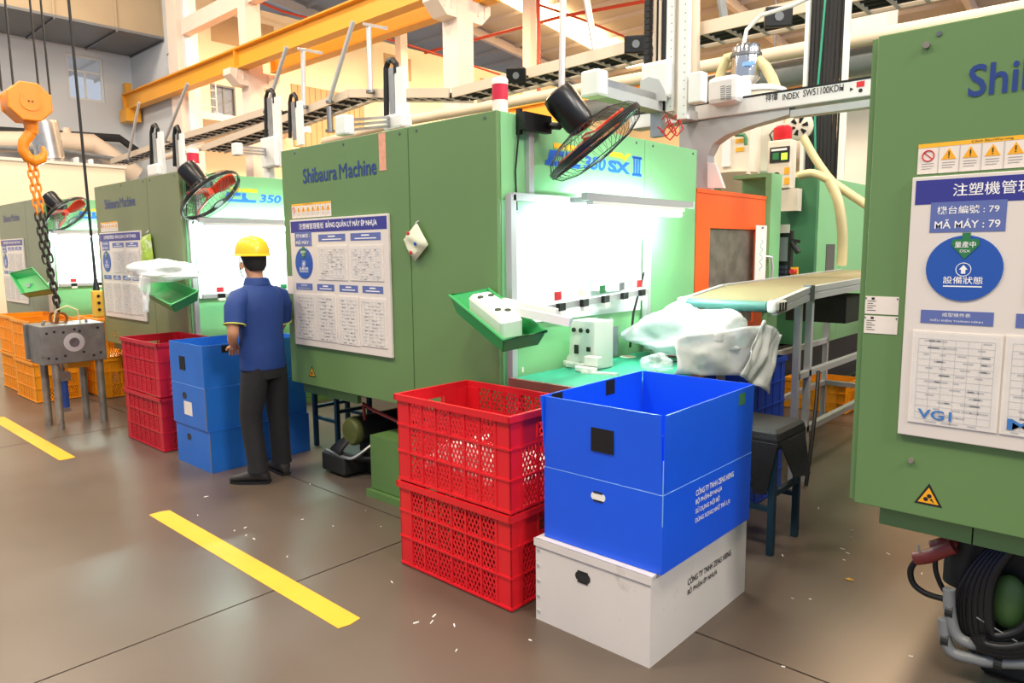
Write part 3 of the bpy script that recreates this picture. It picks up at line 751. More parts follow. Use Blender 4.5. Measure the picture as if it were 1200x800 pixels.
# warning label strips above the boards
def warn_strip(x, k, label):
    t = thing('warning_label', (x+.24, Y0, 1.80), label, 'label', 'warning label strips')
    MB().box(x, x+.48, Y0-.002, Y0-.0003, 1.80, 1.895).build('backing', 'paper', t)
    MB().box(x, x+.48, Y0-.0026, Y0-.002, 1.884, 1.897).build('yellow_band', 'sticker_yellow', t)
    text('Cảnh Báo/Warning', 'ink_black', t, (x+.15, Y0-.003, 1.886), XA, ZA, .009, .11, 'print')
    for i in range(8):
        c = x+.03+i*.0595
        if i == 0:
            MB().tube([(c+.017*math.cos(2*math.pi*q/18), Y0-.003, 1.858+.017*math.sin(2*math.pi*q/18)) for q in range(18)], .002, 5, True).build('prohibition_ring', 'sticker_red', t)
            MB().bar((c-.012, Y0-.003, 1.869), (c+.012, Y0-.003, 1.847), .0012, .003).build('prohibition_bar', 'sticker_red', t)
        else:
            MB().prism([(c-.021, Y0-.003, 1.842), (c+.021, Y0-.003, 1.842), (c, Y0-.003, 1.878)], (0, .001, 0)).build('caution_triangle', 'caution', t)
            MB().box(c-.0018, c+.0018, Y0-.0036, Y0-.003, 1.853, 1.867).box(c-.0018, c+.0018, Y0-.0036, Y0-.003, 1.847, 1.85).build('exclamation_mark', 'ink_black', t)
        m = MB()
        for q in range(3): m.box(c-.018, c+.018-.006*(q == 2), Y0-.003, Y0-.002, 1.832-q*.008, 1.834-q*.008)
        m.build('print_lines', 'paper_line', t)
        if i: MB().box(c-.0305, c-.0285, Y0-.003, Y0-.002, 1.80, 1.884).build('divider', 'paper_line', t)
warn_strip(-.636, 0, 'strip of yellow warning triangles above the notice board numbered 79')
warn_strip(-4.535, 1, 'small strip of warning triangles above the board near the sachet')
warn_strip(-4.535-3.775, 2, 'faded strip of warning triangles above the board on the olive cover')

# --- hung sachets / bags on the end covers
def pillow(t, cx, cz, w, h, th, ang, m, name='pouch', y=Y0-.02):
    N = 10; rings = []
    ca, sa = math.cos(ang), math.sin(ang); vs = []; fs = []
    for s in (1, -1):
        for i in range(N+1):
            for j in range(N+1):
                u = -1+2*i/N; v = -1+2*j/N
                d = th*max(0, (1-u**4)*(1-v**4))**.6*(1+.2*math.sin(5*u+3*v))
                a, b = u*w/2, v*h/2
                vs.append((cx+a*ca-b*sa, y-(d if s > 0 else -d*.2), cz+a*sa+b*ca))
        k = (0 if s > 0 else (N+1)**2)
        for i in range(N):
            for j in range(N):
                q = (k+i*(N+1)+j, k+(i+1)*(N+1)+j, k+(i+1)*(N+1)+j+1, k+i*(N+1)+j+1); fs.append(q if s < 0 else q[::-1])
    return MB().add(vs, fs).build(name, m, t, smooth=True)
c = on_y(485.5, 283.5, Y0-.03)
t = thing('sachet', (c.x, Y0-.02, c.z-.12), 'crumpled pale sachet hung by a corner right of the notice board', 'bag')
pillow(t, c.x, c.z, .155, .16, .028, math.radians(38), 'bag_print')
MB().cyl((c.x+.012, Y0-.03, c.z+.105), (c.x+.012, Y0-.004, c.z+.12), .004, n=6).build('hook', 'alu', t)
for a, b, m in ((-.03, .05, 'sticker_red'), (.03, -.01, 'oval_blue'), (-.01, -.06, 'sticker_red')):
    MB().ball((c.x+a, Y0-.05, c.z+b), .014, .004, .012, 8, 6).build('printed_spot', m, t)
c = on_y(173, 298, Y0-.03)
t = thing('sachet', (c.x, Y0-.02, c.z-.2), 'green and white sachet hung on the olive end cover', 'bag')
pillow(t, c.x, c.z, .2, .36, .05, math.radians(8), 'bag_green')
MB().cyl((c.x, Y0-.03, c.z+.2), (c.x, Y0-.005, c.z+.22), .005, n=6).build('hook', 'alu', t)

# --- signal towers
def tower(x, y, z, label, h=.3, r=.035):
    t = thing('signal_light', (x, y, z), label, 'signal light', 'red and white signal lights')
    MB().cyl((x, y, z), (x, y, z+h*.42), r, n=18).build('base_segment', 'lamp_white', t, smooth=True)
    MB().cyl((x, y, z+h*.42), (x, y, z+h*.82), r*1.02, n=18).build('red_lens', 'lamp_red', t, smooth=True)
    MB().lathe((x, y, z+h*.82), ZA, [(r*1.04, 0), (r*1.04, h*.12), (r*.9, h*.17), (0.001, h*.18)], 18).build('cap', 'lamp_white', t, smooth=True)
p = on_y(584, 127, Y0+.25); 
tower(XR-.12, Y0+.16, ZT, 'red and white signal light on the corner of the machine over the work lamp', .2, .042)
tower(XR-3.775-.14, Y0+.2, ZT, 'red and white signal light on the olive machine beside the robot', .22, .05)
tower(XR-7.78-.1, Y0+1.6, ZT, 'red signal light on the dull green machine', .2, .04)

# --- fans
def fan(c, xr, label, yb, tw=.24):
    t = thing('wall_fan', tuple(c), label, 'fan', 'black industrial fans on the machines')
    vd = (c-EYE).normalized(); su = ZA-vd*vd.z; su.normalize(); sr = vd.cross(su).normalized()
    ax = (sr*.62*.95-su*.78*.95-vd*tw).normalized()
    u, v, d = basis(ax); R = .285
    back = c-ax*.07
    MB().lathe(c-ax*.34, ax, [(.05, 0), (.083, .012), (.09, .05), (.082, .2), (.07, .235), (.045, .25)], 20).build('motor_housing', 'fan_black', t, smooth=True)
    MB().lathe(c-ax*.06, ax, [(.04, 0), (.045, .03), (.03, .055)], 16).build('hub', 'fan_red', t, smooth=True)
    for k in range(3):
        a0 = 2*math.pi*k/3; m = MB(); N = 6; vs = []; fs = []
        for i in range(N+1):
            r = .04+(R-.07)*i/N; wd = (.35+.75*math.sin(math.pi*min(1, .2+.75*i/N)))*.52
            for j in range(5):
                a = a0+(j/4-.5)*wd*1.6
                vs.append(c+(u*math.cos(a)+v*math.sin(a))*r+ax*((j/4-.5)*-.05-.03))
        for i in range(N):
            for j in range(4): fs.append((i*5+j, (i+1)*5+j, (i+1)*5+j+1, i*5+j+1))
        b = m.add(vs, fs).build('blade', 'fan_red', t, smooth=True, recalc=False)
        so = b.modifiers.new('thickness', 'SOLIDIFY'); so.thickness = .004
    g = MB(); NR = 44
    for k in range(NR):
        a = 2*math.pi*k/NR; e = u*math.cos(a)+v*math.sin(a)
        g.tube([c+e*.045+ax*.085, c+e*R*.6+ax*.072, c+e*R*.9+ax*.04, c+e*R], .0014, 4)
        g.tube([c+e*.07-ax*.12, c+e*R*.6-ax*.1, c+e*R*.9-ax*.06, c+e*R-ax*.02], .0014, 4)
    gd = g.build('guard_wires', 'fan_wire', t); gd['kind'] = 'stuff'
    for off, rr, th in ((0, R, .007), (-.01, R, .008), (-.02, R, .007), (.072, R*.6, .0025), (-.1, R*.6, .0025)):
        MB().tube([c+(u*math.cos(2*math.pi*k/40)+v*math.sin(2*math.pi*k/40))*rr+ax*off for k in range(40)], th, 6, True).build('guard_ring', 'fan_black', t, smooth=True)
    MB().cyl(c+ax*.08, c+ax*.09, .045, n=18).build('guard_badge', 'fan_black', t)
    # bracket to the upright
    hp = c-ax*.2; bx = xr+.03
    MB().box(xr+.001, xr+.03, yb-.09, yb-.07, hp.z-.11, hp.z+.02).box(xr+.03, xr+.07, yb-.10, yb+.12, hp.z-.09, hp.z+.0).build('bracket', 'black', t)
    MB().tube([(xr+.05, yb+.1, hp.z-.045), ((xr+.05+hp.x)/2, (yb+.1+hp.y)/2, hp.z-.06), hp], .02, 8).build('neck', 'fan_black', t, smooth=True)
    MB().tube([(xr+.02, yb-.09, hp.z-.1), (xr+.012, yb-.11, hp.z-.3), (xr+.012, yb-.1, hp.z-.5)], .005, 6).build('power_cord', 'cable', t)
    MB().box(xr+.001, xr+.03, yb-.02, yb+.02, 1.86, ZT-.04).build('upright_profile', 'alu', t)
    return t
fan(on_x(698, 168, XR+.30), XR, 'black fan with red blades over the brightly lit workbench', Y0+.24, .05)
fan(on_x(248, 230, XR-3.775+.30), XR-3.775, 'black fan with red blades on the olive machine over the worker', Y0+.15, .38)
fan(on_x(79, 252, XR-7.78+.30), XR-7.78, 'black fan on the dull green machine over the steel mould', Y0+.15, .45)

# ================================================================== lamp frames with work lights
def profile(m, p, q, w=.04): m.bar(p, q, w, w)
def lamp_frame(k, near, label):
    xr = XR+SH[k]; t = thing('work_light_frame', (xr+.04, Y0+.7, .9), label, 'light frame', 'aluminium work light frames')
    yA, yB = Y0+.06, Y0+1.38; zt = 1.85
    x1 = xr+.045
    MB().box(xr+.022, xr+.062, yA-.02, yA+.02, (.0 if not near else .0), zt).build('upright', 'alu', t)
    MB().box(xr+.022, xr+.062, yB-.02, yB+.02, .95, zt-.2).build('upright', 'alu', t)
    MB().box(xr+.022, xr+.062, yA, yA+.62, zt-.03, zt+.01).build('top_rail', 'alu', t)
    yl0, yl1 = (Y0+.45, Y0+1.62) if near else (Y0+.05, Y0+1.4)
    xl = xr+.22
    MB().box(xl-.02, xl+.02, yl0, yl1, zt-.02, zt+.02).build('lamp_rail', 'alu', t)
    MB().box(xl-.022, xl+.022, yl1, yl1+.006, zt-.022, zt+.022).build('end_cap', 'plastic_white', t)
    MB().bar((xr+.06, yl0+.1, zt-.01), (xl, yl0+.1, zt-.01), .03).build('arm', 'alu', t)
    lp = MB().box(xl-.024, xl+.024, yl0+.05, yl1-.12, zt-.045, zt-.022).build('lamp_body', 'white_paint', t)
    MB().cyl((xl, yl0+.07, zt-.06), (xl, yl1-.14, zt-.065), .016, n=12).build('tube', 'led_tube', lp)
    # white backing board behind the working zone
    MB().box(xr+.002, xr+.014, yA+.05, yB-.03, 1.17, zt-.1).build('backing_board', 'acrylic_white', t)
    return t
lamp_frame(1, True, 'aluminium frame with bright tube lamp over the green workbench')
lamp_frame(2, False, 'aluminium frame with glaring tube lamps behind the worker')
lamp_frame(3, False, 'aluminium frame with glaring tube lamps on the dull green machine')
# sensor rails with small boxes
def sensor_rail(a, b, label, n, out=.0):
    t = thing('sensor_rail', tuple((a+b)/2), label, 'sensor rail', 'sensor rails at the machine windows')
    MB().bar(a, b, .035, .035).build('rail', 'alu', t)
    d = (b-a); nx = Vector((1, 0, 0))
    for i in range(n):
        c = a.lerp(b, (i+.5)/n)+nx*.03
        s = MB().obox(c+Vector((0, 0, .0)), nx*.012, d.normalized()*.03, ZA*.02).build('sensor', 'black', t)
        MB().obox(c+Vector((.004, 0, -.03)), nx*.012, d.normalized()*.03, ZA*.012).build('sensor_plate', 'plastic_white', s)
        MB().obox(c+Vector((-.02, 0, .055)), nx*.004, d.normalized()*.03, ZA*.022).build('card', ('sticker_red', 'paper', 'label_green', 'cable_grey')[i % 4], s)
    return t
sensor_rail(on_x(637, 362, XR+.32), on_x(757, 341, XR+.16), 'sensor rail with five little boxes over the near workbench', 5)
sensor_rail(Vector((XR-3.775+.1, Y0+.1, 1.19)), Vector((XR-3.775+.1, Y0+1.35, 1.19)), 'sensor rail with small boxes before the worker', 4)
sensor_rail(Vector((XR-7.78+.1, Y0+.1, 1.19)), Vector((XR-7.78+.1, Y0+1.35, 1.19)), 'sensor rail under the glaring window of the dull green machine', 4)
# white shelf at the far end of the rail
p = on_x(724, 332, XR+.105)
t = thing('parts_bin', tuple(p), 'white open parts bin at the end of the sensor rail', 'bin')
MB().box(p.x-.08, p.x+.04, p.y-.16, p.y+.2, p.z-.04, p.z-.03).box(p.x-.08, p.x-.07, p.y-.16, p.y+.2, p.z-.03, p.z+.09).box(p.x+.03, p.x+.04, p.y-.16, p.y+.2, p.z-.03, p.z+.07).box(p.x-.07, p.x+.03, p.y+.19, p.y+.2, p.z-.03, p.z+.08).build('bin_body', 'acrylic_white', t)
MB().tube([(p.x, p.y+.2, p.z+.02), (p.x+.02, p.y+.26, p.z+.06), (p.x-.04, p.y+.24, p.z-.2), (p.x-.05, p.y+.22, p.z-.42)], .008, 6).build('cable', 'cable', t)
# ================================================================== robots
def pbox(m, x0, y0, x1, y1, Y, d):
    xm, ym = (x0+x1)/2, (y0+y1)/2
    a, b = on_y(x0, ym, Y).x, on_y(x1, ym, Y).x; c, e = on_y(xm, y1, Y).z, on_y(xm, y0, Y).z
    return m.box(a, b, Y, Y+d, c, e)
YG = 5.5
t = thing('take_out_robot', (-2.9, YG, 2.27), 'grey gantry robot with lettered beam above the orange safety door', 'robot', 'gantry take-out robots')
a, b = on_y(800, 126, YG), on_y(800, 143, YG)
bm = MB().box(-3.6, -.55, YG, YG+.16, b.z, a.z).build('gantry_beam', 'white_robot', t, bevel=.008)
MB().box(-3.6, -.55, YG-.004, YG+.166, a.z, a.z+.012).build('cable_guide', 'black', bm)
text('祥偉', 'ink_black', bm, on_y(897, 119.5, YG-.002), XA, ZA, .06, .095, 'beam_lettering', bold=.01)
text('INDEX', 'ink_black', bm, on_y(917, 117.5, YG-.002), XA, ZA, .045, .125, 'beam_lettering', bold=.01)
text('SW51100KDH', 'ink_black', bm, on_y(941, 113.5, YG-.002), XA, ZA, .05, .285, 'beam_lettering', bold=.01)
for x, s in ((986, -1), (998, 1)):
    c = on_y(x, 104.5, YG-.002); MB().prism([(c.x+s*.012, c.y, c.z), (c.x-s*.012, c.y, c.z+.014), (c.x-s*.012, c.y, c.z-.014)], (0, .001, 0)).build('arrow_print', 'ink_black', bm)
c0, c1 = on_y(1004, 96, YG), on_y(1013, 101, YG)
MB().box(c0.x, c1.x, YG-.003, YG, c1.z, c0.z).build('warning_sticker', 'sticker_red', bm)
c = on_y(1008.5, 106, YG); MB().cyl((c.x, YG-.003, c.z), (c.x, YG, c.z), .014, n=10).build('warning_sticker', 'ink_black', bm)
P = [(796, 146), (925, 124), (925, 134), (880, 147), (850, 158), (836, 168), (829, 182), (829, 226), (796, 226)]
MB().prism([on_y(x, y, YG+.02) for x, y in P], (0, .12, 0)).build('bracket_web', 'grey_robot', t)
MB().prism([on_y(x, y, YG) for x, y in ((829, 190), (838, 192), (848, 220), (829, 220))], (0, .04, 0)).build('foot_gusset', 'white_robot', t)
MB().box(on_y(925, 132, YG).x, -.55, YG+.02, YG+.12, on_y(930, 136, YG).z, on_y(930, 128, YG).z).build('lower_channel', 'grey_robot', t)
cv = pbox(MB(), 828, 88, 863, 121, YG-.12, .3).build('motor_cover', 'white_robot', t, bevel=.04)
for i in range(7):
    for j in (0, 1):
        c = on_y(847+j*7, 101+i*2.4, YG-.121); MB().box(c.x-.02, c.x+.02, YG-.122, YG-.118, c.z-.003, c.z+.003).build('vent_slot', 'cable_grey', cv)
# cross arm along the machine
xa = -3.0
A = on_x(700, 92, xa); B = on_x(775, 118, xa)
ca = MB().box(xa-.06, xa+.06, A.y, YG+.1, B.z-.10, B.z-.03).build('cross_arm', 'grey_robot', t)
for k in (0, 1): MB().box(xa-.04+.05*k, xa-.015+.05*k, A.y, YG, B.z-.03, B.z+.03).build('slide_rail', 'steel', ca)
MB().box(xa-.075, xa+.085, A.y-.10, A.y+.02, B.z-.11, B.z+.07).build('arm_end_cap', 'white_robot', ca, bevel=.02)
def vert_arm(t, x0, x1, ytop, ybot, Y, chain=True, mt='white_robot', near=True):
    m = pbox(MB(), x0, ytop, x1, ybot, Y, .05).build('vertical_arm', mt, t)
    xw = (on_y(x0, (ytop+ybot)/2, Y).x, on_y(x1, (ytop+ybot)/2, Y).x); w = xw[1]-xw[0]
    zt, zb = on_y(x0, ytop, Y).z, on_y(x0, ybot, Y).z
    if near:
        for k in range(int((zt-zb)/.06)):
            MB().cyl((xw[0]+w*.7, Y-.002, zb+.03+k*.06), (xw[0]+w*.7, Y, zb+.03+k*.06), .004, n=6).build('bolt', 'ink_black', m)
    return m
Ya = 4.95
vert_arm(t, 781, 789.5, -40, 130, Ya); vert_arm(t, 795, 806, -40, 139, Ya)
m = MB()
for x0, x1 in ((766, 769), (772, 775)): pbox(m, x0, -40, x1, 75, Ya+.02, .03)
m.build('guide_rail', 'tray_cream', t)
pbox(MB(), 769.5, -40, 771.5, 75, Ya+.03, .03).build('belt', 'black', t)
pbox(MB(), 776, -40, 781, 75, Ya+.03, .03).build('belt', 'black', t)
pbox(MB(), 789.5, -40, 795, 135, Ya+.03, .03).build('guide_rail', 'tray_cream', t)
ch = MB()
for k in range(24):
    z = on_y(758, -40, Ya).z-k*.045; x = on_y(758, 40, Ya).x
    ch.box(x-.022, x+.022, Ya-.005, Ya+.05, z-.02, z+.02)
o = ch.build('cable_chain', 'black', t); o['kind'] = 'stuff'
hd = pbox(MB(), 750, 71, 783, 117, Ya-.06, .2).build('arm_head', 'white_robot', t, bevel=.03)
P = [(750, 95), (760, 90), (772, 93), (779, 106), (780, 118), (750, 118)]
MB().prism([on_y(x, y, Ya-.065) for x, y in P], (0, .02, 0)).build('head_recess', 'grey_robot', hd)
pbox(MB(), 806, 84, 822, 120, Ya-.02, .1).build('side_plate', 'white_robot', t, bevel=.01)
pbox(MB(), 765, 117, 779, 130, Ya, .08).build('wrist', 'black', t)
pbox(MB(), 762, 132, 775, 160, Ya, .06).build('gripper_plate', 'steel', t)
for k in range(5):
    c = on_y(776+4*k, 140+5*(k % 3), Ya)
    MB().tube([c, c+Vector((.03, 0, .03)), c+Vector((.05, .02, -.04)), c+Vector((.01, 0, -.09)), c+Vector((-.04, 0, -.05))], .006, 6).build('air_hose', 'sticker_red', t, smooth=True)
# robots on the farther machines
def far_robot(label, arms, cap, Y, head, foot=1.552):
    x = on_y(arms[0][0], arms[0][3], Y).x
    t = thing('take_out_robot', (x, Y, 2.3), label, 'robot', 'gantry take-out robots')
    for (x0, x1, a, b, chain) in arms:
        vert_arm(t, x0+(x1-x0)*.55, x1, a, b, Y, near=False)
        pbox(MB(), x0+(x1-x0)*.2, a+1, x0+(x1-x0)*.5, b-6, Y+.01, .03).build('guide_rail', 'steel', t)
        if chain:
            p = [on_y(x0+1, b-8, Y+.02), on_y(x0+.5, a+2, Y+.02), on_y(x0+(x1-x0)*.15, a-6, Y+.02), on_y(x0+(x1-x0)*.4, a-8, Y+.02), on_y(x0+(x1-x0)*.6, a-3, Y+.02), on_y(x0+(x1-x0)*.62, a+8, Y+.02)]
            MB().tube(p, .035, 6).build('cable_chain', 'black', t)
    hx0, hy0, hx1, hy1 = head
    pbox(MB(), hx0, hy0, hx1, hy1, Y-.08, .16).build('arm_head', 'white_robot', t, bevel=.03)
    if cap:
        c = on_y(cap[0], cap[1], Y-.9)
        q = on_y((hx0+hx1)/2, (hy0+hy1)/2, Y)
        MB().obox(c, XA*.09, YA*.06, ZA*.1).build('arm_end_cap', 'white_robot', t, bevel=.02)
        m = MB()
        for k in (-.05, .0, .05): m.bar(c+Vector((0, 0, k)), q+Vector((0, 0, k)), .05, .03)
        m.build('cross_arm', 'steel', t)
    zf = on_y((hx0+hx1)/2, hy1, Y).z
    MB().box(x-.55, x+.25, Y, Y+.16, 2.27, 2.42).build('gantry_beam', 'white_robot', t)
    MB().box(x+.02, x+.22, Y+.02, Y+.14, foot, 2.27).build('support_post', 'grey_robot', t)
    if zf > 2.42: MB().box(x-.1, x+.1, Y+.02, Y+.12, 2.42, zf).build('riser', 'white_robot', t)
far_robot('white robot arm with black chain above the machine behind the pink strip', [(452, 472, 78, 148, True)], (404, 147), 5.3, (448, 133, 471, 151), 2.01)
far_robot('pair of white robot arms left of the lettered green end cover', [(311, 328, 113, 196, True), (339, 353, 118, 170, True)], (278, 175), 6.7, (305, 160, 322, 196), .605)
far_robot('pair of white robot arms behind the olive machine corner', [(177, 190, 154, 205, True), (204, 214, 156, 203, True)], None, 5.3, (172, 192, 184, 206))
far_robot('pale robot arms above the dull green machine and its fan', [(82, 91, 184, 222, False), (101, 108, 186, 232, False)], (52, 224), 5.6, (78, 214, 93, 232))

# ================================================================== dryer, hopper loader, control cabinet, hoses behind the orange door
Yh = 7.6
c = on_y(884, 170, Yh); r = abs(on_y(916, 150, Yh).x-c.x)
t = thing('hopper_dryer', (c.x, Yh, 2.24), 'beige drum dryer with shiny chrome loader above the safety door', 'dryer')
zt = on_y(884, 112, Yh).z; zb = on_y(884, 205, Yh).z
MB().lathe((c.x, Yh, 2.245), ZA, [(.12, 0), (.12, .03), (r*.95, zb-2.245), (r, zb-2.225), (r, zt-2.245)], 28).build('drum', 'beige', t, smooth=True)
MB().lathe((c.x, Yh, zt), ZA, [(r*1.06, 0), (r*1.06, .04), (r*.8, .07), (.1, .09)], 28).build('lid', 'white_robot', t, smooth=True)
hc = on_y(874, 80, Yh); hr = abs(on_y(890, 80, Yh).x-hc.x); z0 = on_y(874, 104, Yh).z; z1 = on_y(874, 92, Yh).z; z2 = on_y(874, 54, Yh).z
MB().lathe((hc.x, Yh, zt+.07), ZA, [(.06, 0), (.06, max(.02, z0-zt-.07)), (hr, z1-zt-.07), (hr, z2-zt-.12), (hr*.9, z2-zt-.07), (.02, z2-zt-.06)], 24).build('chrome_loader', 'chrome', t, smooth=True)
zm = (z1*.35+z2*.65)
MB().lathe((hc.x, Yh, zm), ZA, [(hr*1.08, 0), (hr*1.08, .03)], 24).build('clamp_ring', 'alu_dark', t, smooth=True)
q = on_y(876, 74, Yh-hr-.01); MB().box(q.x-.06, q.x+.06, Yh-hr-.004, Yh-hr+.03, q.z-.02, q.z+.02).build('blue_label', 'box_edge', t)
MB().tube([on_y(866, 65, Yh), on_y(852, 68, Yh), on_y(845, 85, Yh), on_y(840, 110, Yh)], .055, 10).build('hose', 'hose_cream', t, smooth=True)
MB().tube([on_y(888, 70, Yh), on_y(897, 78, Yh), on_y(905, 92, Yh), on_y(912, 112, Yh)], .055, 10).build('hose', 'hose_cream', t, smooth=True)
MB().tube([on_y(871, 54, Yh), on_y(875, 35, Yh), on_y(892, 18, Yh), on_y(930, 6, Yh), on_y(960, -8, Yh)], .022, 8).build('white_tube', 'plastic_white', t, smooth=True)
# label cabinet
Yk = 6.6
t = thing('dryer_cabinet', tuple(on_y(840, 205, Yk)), 'beige dryer cabinet with orange warning labels behind the robot bracket', 'cabinet')
pbox(MB(), 822, 150, 878, 206, Yk, .25).build('cabinet_body', 'beige', t)
MB().lathe(on_y(862, 240, Yk+.12), ZA, [(.08, 0), (.1, .05), (.2, .3)], 20).build('cone', 'duct_tan', t, smooth=True)
for x, y in ((833, 165), (833, 175), (866, 165), (866, 175)):
    pbox(MB(), x-4, y-2.5, x+6, y+2.5, Yk-.004, .004).build('warning_label', 'caution', t)
pbox(MB(), 846, 158, 855, 195, Yk-.03, .03).build('level_tube', 'white_robot', t)
pbox(MB(), 827, 158, 829, 200, Yk-.004, .004).build('label_strip', 'ink_black', t)
MB().tube([on_y(862, 158, Yk-.05), on_y(872, 158, Yk-.05), on_y(874, 162, Yk-.05), on_y(874, 170, Yk-.05)], .018, 8).build('valve', 'green_dark', t, smooth=True)
# control cabinet with beacon
Yb = 6.85
t = thing('control_cabinet', tuple(on_y(918, 248, Yb)), 'beige control cabinet with display and red beacon over the keypad', 'cabinet')
cb = pbox(MB(), 899, 164, 926, 221, Yb, .15).build('cabinet_body', 'beige', t, bevel=.01)
pbox(MB(), 902, 172, 925, 190, Yb-.01, .01).build('display_panel', 'ink_black', cb)
for x in (909, 919): pbox(MB(), x-3.5, 179, x+3.5, 187, Yb-.013, .003).build('display', 'led_green' if x > 910 else 'label_green', cb)
pbox(MB(), 904, 174, 922, 176.5, Yb-.013, .003).build('title_strip', 'plastic_white', cb)
for y in (200, 212): pbox(MB(), 919, y-4, 925, y+4, Yb-.004, .004).build('warning_label', 'caution', cb)
q = on_y(911, 205, Yb); MB().cyl((q.x, Yb-.03, q.z), (q.x, Yb, q.z), .025, n=12).build('knob', 'black', cb)
pbox(MB(), 914, 221, 934, 247, Yb+.02, .12).build('lower_housing', 'beige', t)
q = on_y(917, 164, Yb+.1); MB().lathe((q.x, Yb+.1, q.z), ZA, [(.075, 0), (.085, .02), (.085, .11), (.06, .13)], 16).build('beacon', 'red_plastic', t, smooth=True)
MB().tube([on_y(905, 165, Yb+.1), on_y(902, 158, Yb+.1), on_y(906, 153, Yb+.1), on_y(911, 160, Yb+.1)], .008, 6).build('cable', 'cable', t)
# blower
q = on_y(936, 148, 7.35)
t = thing('vacuum_blower', (q.x, 7.35, q.z-.14), 'round cream blower with black vent slots above the control cabinet', 'blower')
nb = (EYE-q).normalized(); u, v, d = basis(nb)
MB().lathe(q-nb*.16, nb, [(.08, 0), (.13, .02), (.14, .1), (.13, .15), (.1, .165)], 24).build('housing', 'beige', t, smooth=True)
for k in range(6):
    a = math.pi*k/3; e = u*math.cos(a)+v*math.sin(a); f = u*math.cos(a+.5)+v*math.sin(a+.5)
    MB().prism([q+nb*.006+e*.035, q+nb*.006+e*.09, q+nb*.006+f*.09, q+nb*.006+f*.035], nb*.004).build('vent_slot', 'black', t)
MB().tube([q-nb*.1-XA*.1, q-nb*.1-XA*.14, q-nb*.1+Vector((-.16, 0, -.05))], .05, 10).build('inlet', 'grey_robot', t, smooth=True)
def hose(pts, r, label, m='hose_cream', Y=7.0):
    P = [on_y(x, y, Y) for x, y in pts]
    Q = []
    for i in range(len(P)-1):
        p0, p1, p2, p3 = P[max(i-1, 0)], P[i], P[i+1], P[min(i+2, len(P)-1)]
        for k in range(5):
            s = k/5; Q.append(.5*((2*p1)+(p2-p0)*s+(2*p0-5*p1+4*p2-p3)*s*s+(3*p1-p0-3*p2+p3)*s**3))
    Q.append(P[-1])
    return tag(MB().tube(Q, r, 10).build('material_hose', m, smooth=True), label, 'hose', 'cream material hoses')
hose([(941, 160), (953, 182), (968, 204), (975, 212)], .036, 'cream hose dropping from the round blower', Y=6.8)
hose([(936, 206), (952, 203), (970, 210), (988, 222), (1012, 238), (1030, 250)], .038, 'cream hose arching to the right over the green cover', Y=6.68)
hose([(972, 212), (982, 235), (987, 270), (987, 300), (986, 311)], .042, 'cream hose hanging down the green injection cover', Y=6.54)
# operator panel on the door post
Yp = 6.35
t = thing('operator_panel', tuple(on_y(915, 345, Yp)), 'dark operator panel with screen and keypad beside the door post', 'control panel')
pbox(MB(), 904, 270, 926, 342, Yp, .07).build('panel_body', 'black', t, bevel=.008)
pbox(MB(), 908, 278, 923, 306, Yp-.004, .004).build('screen', 'screen', t)
pbox(MB(), 907, 263, 925, 273, Yp-.01, .01).build('name_card', 'paper', t)
for i in range(4):
    for j in range(5):
        pbox(MB(), 907.5+i*4, 311+j*5.5, 910.5+i*4, 315+j*5.5, Yp-.006, .006).build('key', 'keypad', t)
q = on_y(930, 318, Yp); MB().cyl((q.x, Yp-.05, q.z), (q.x, Yp+.02, q.z), .022, n=12).build('emergency_button', 'sticker_red', t)
pbox(MB(), 926, 313, 934, 330, Yp+.02, .03).build('button_box', 'sticker_yellow', t)
MB().bar(on_y(926, 281, Yp), on_y(937, 283, Yp), .03).cyl(on_y(928, 284, Yp), on_y(936, 296, Yp), .025, n=10).build('scanner', 'black', t)
q = on_x(893, 298, XR+.05)
t = thing('document_sleeve', (XR+.05, q.y, q.z-.25), 'white plastic document sleeve hung on the orange door edge', 'document')
MB().box(XR+.036, XR+.042, q.y-.11, q.y+.10, q.z-.25, q.z+.24).build('sleeve', 'plastic_white', t)
MB().ctube([(XR+.0425, q.y+.03*math.sin(k*1.9), q.z+.12-.02*k) for k in range(14)], .002, 5, 4).build('pen_scribble', 'ink_blue', t)
MB().cyl((XR+.03, q.y, q.z+.22), (XR+.055, q.y, q.z+.22), .008, n=8).build('hook', 'alu_dark', t)
MB().tube([(XR+.05, q.y-.1, q.z-.24), (XR+.07, q.y+.02, q.z-.23), (XR+.06, q.y+.14, q.z-.27)], .008, 6).build('red_cord', 'sticker_red', t)

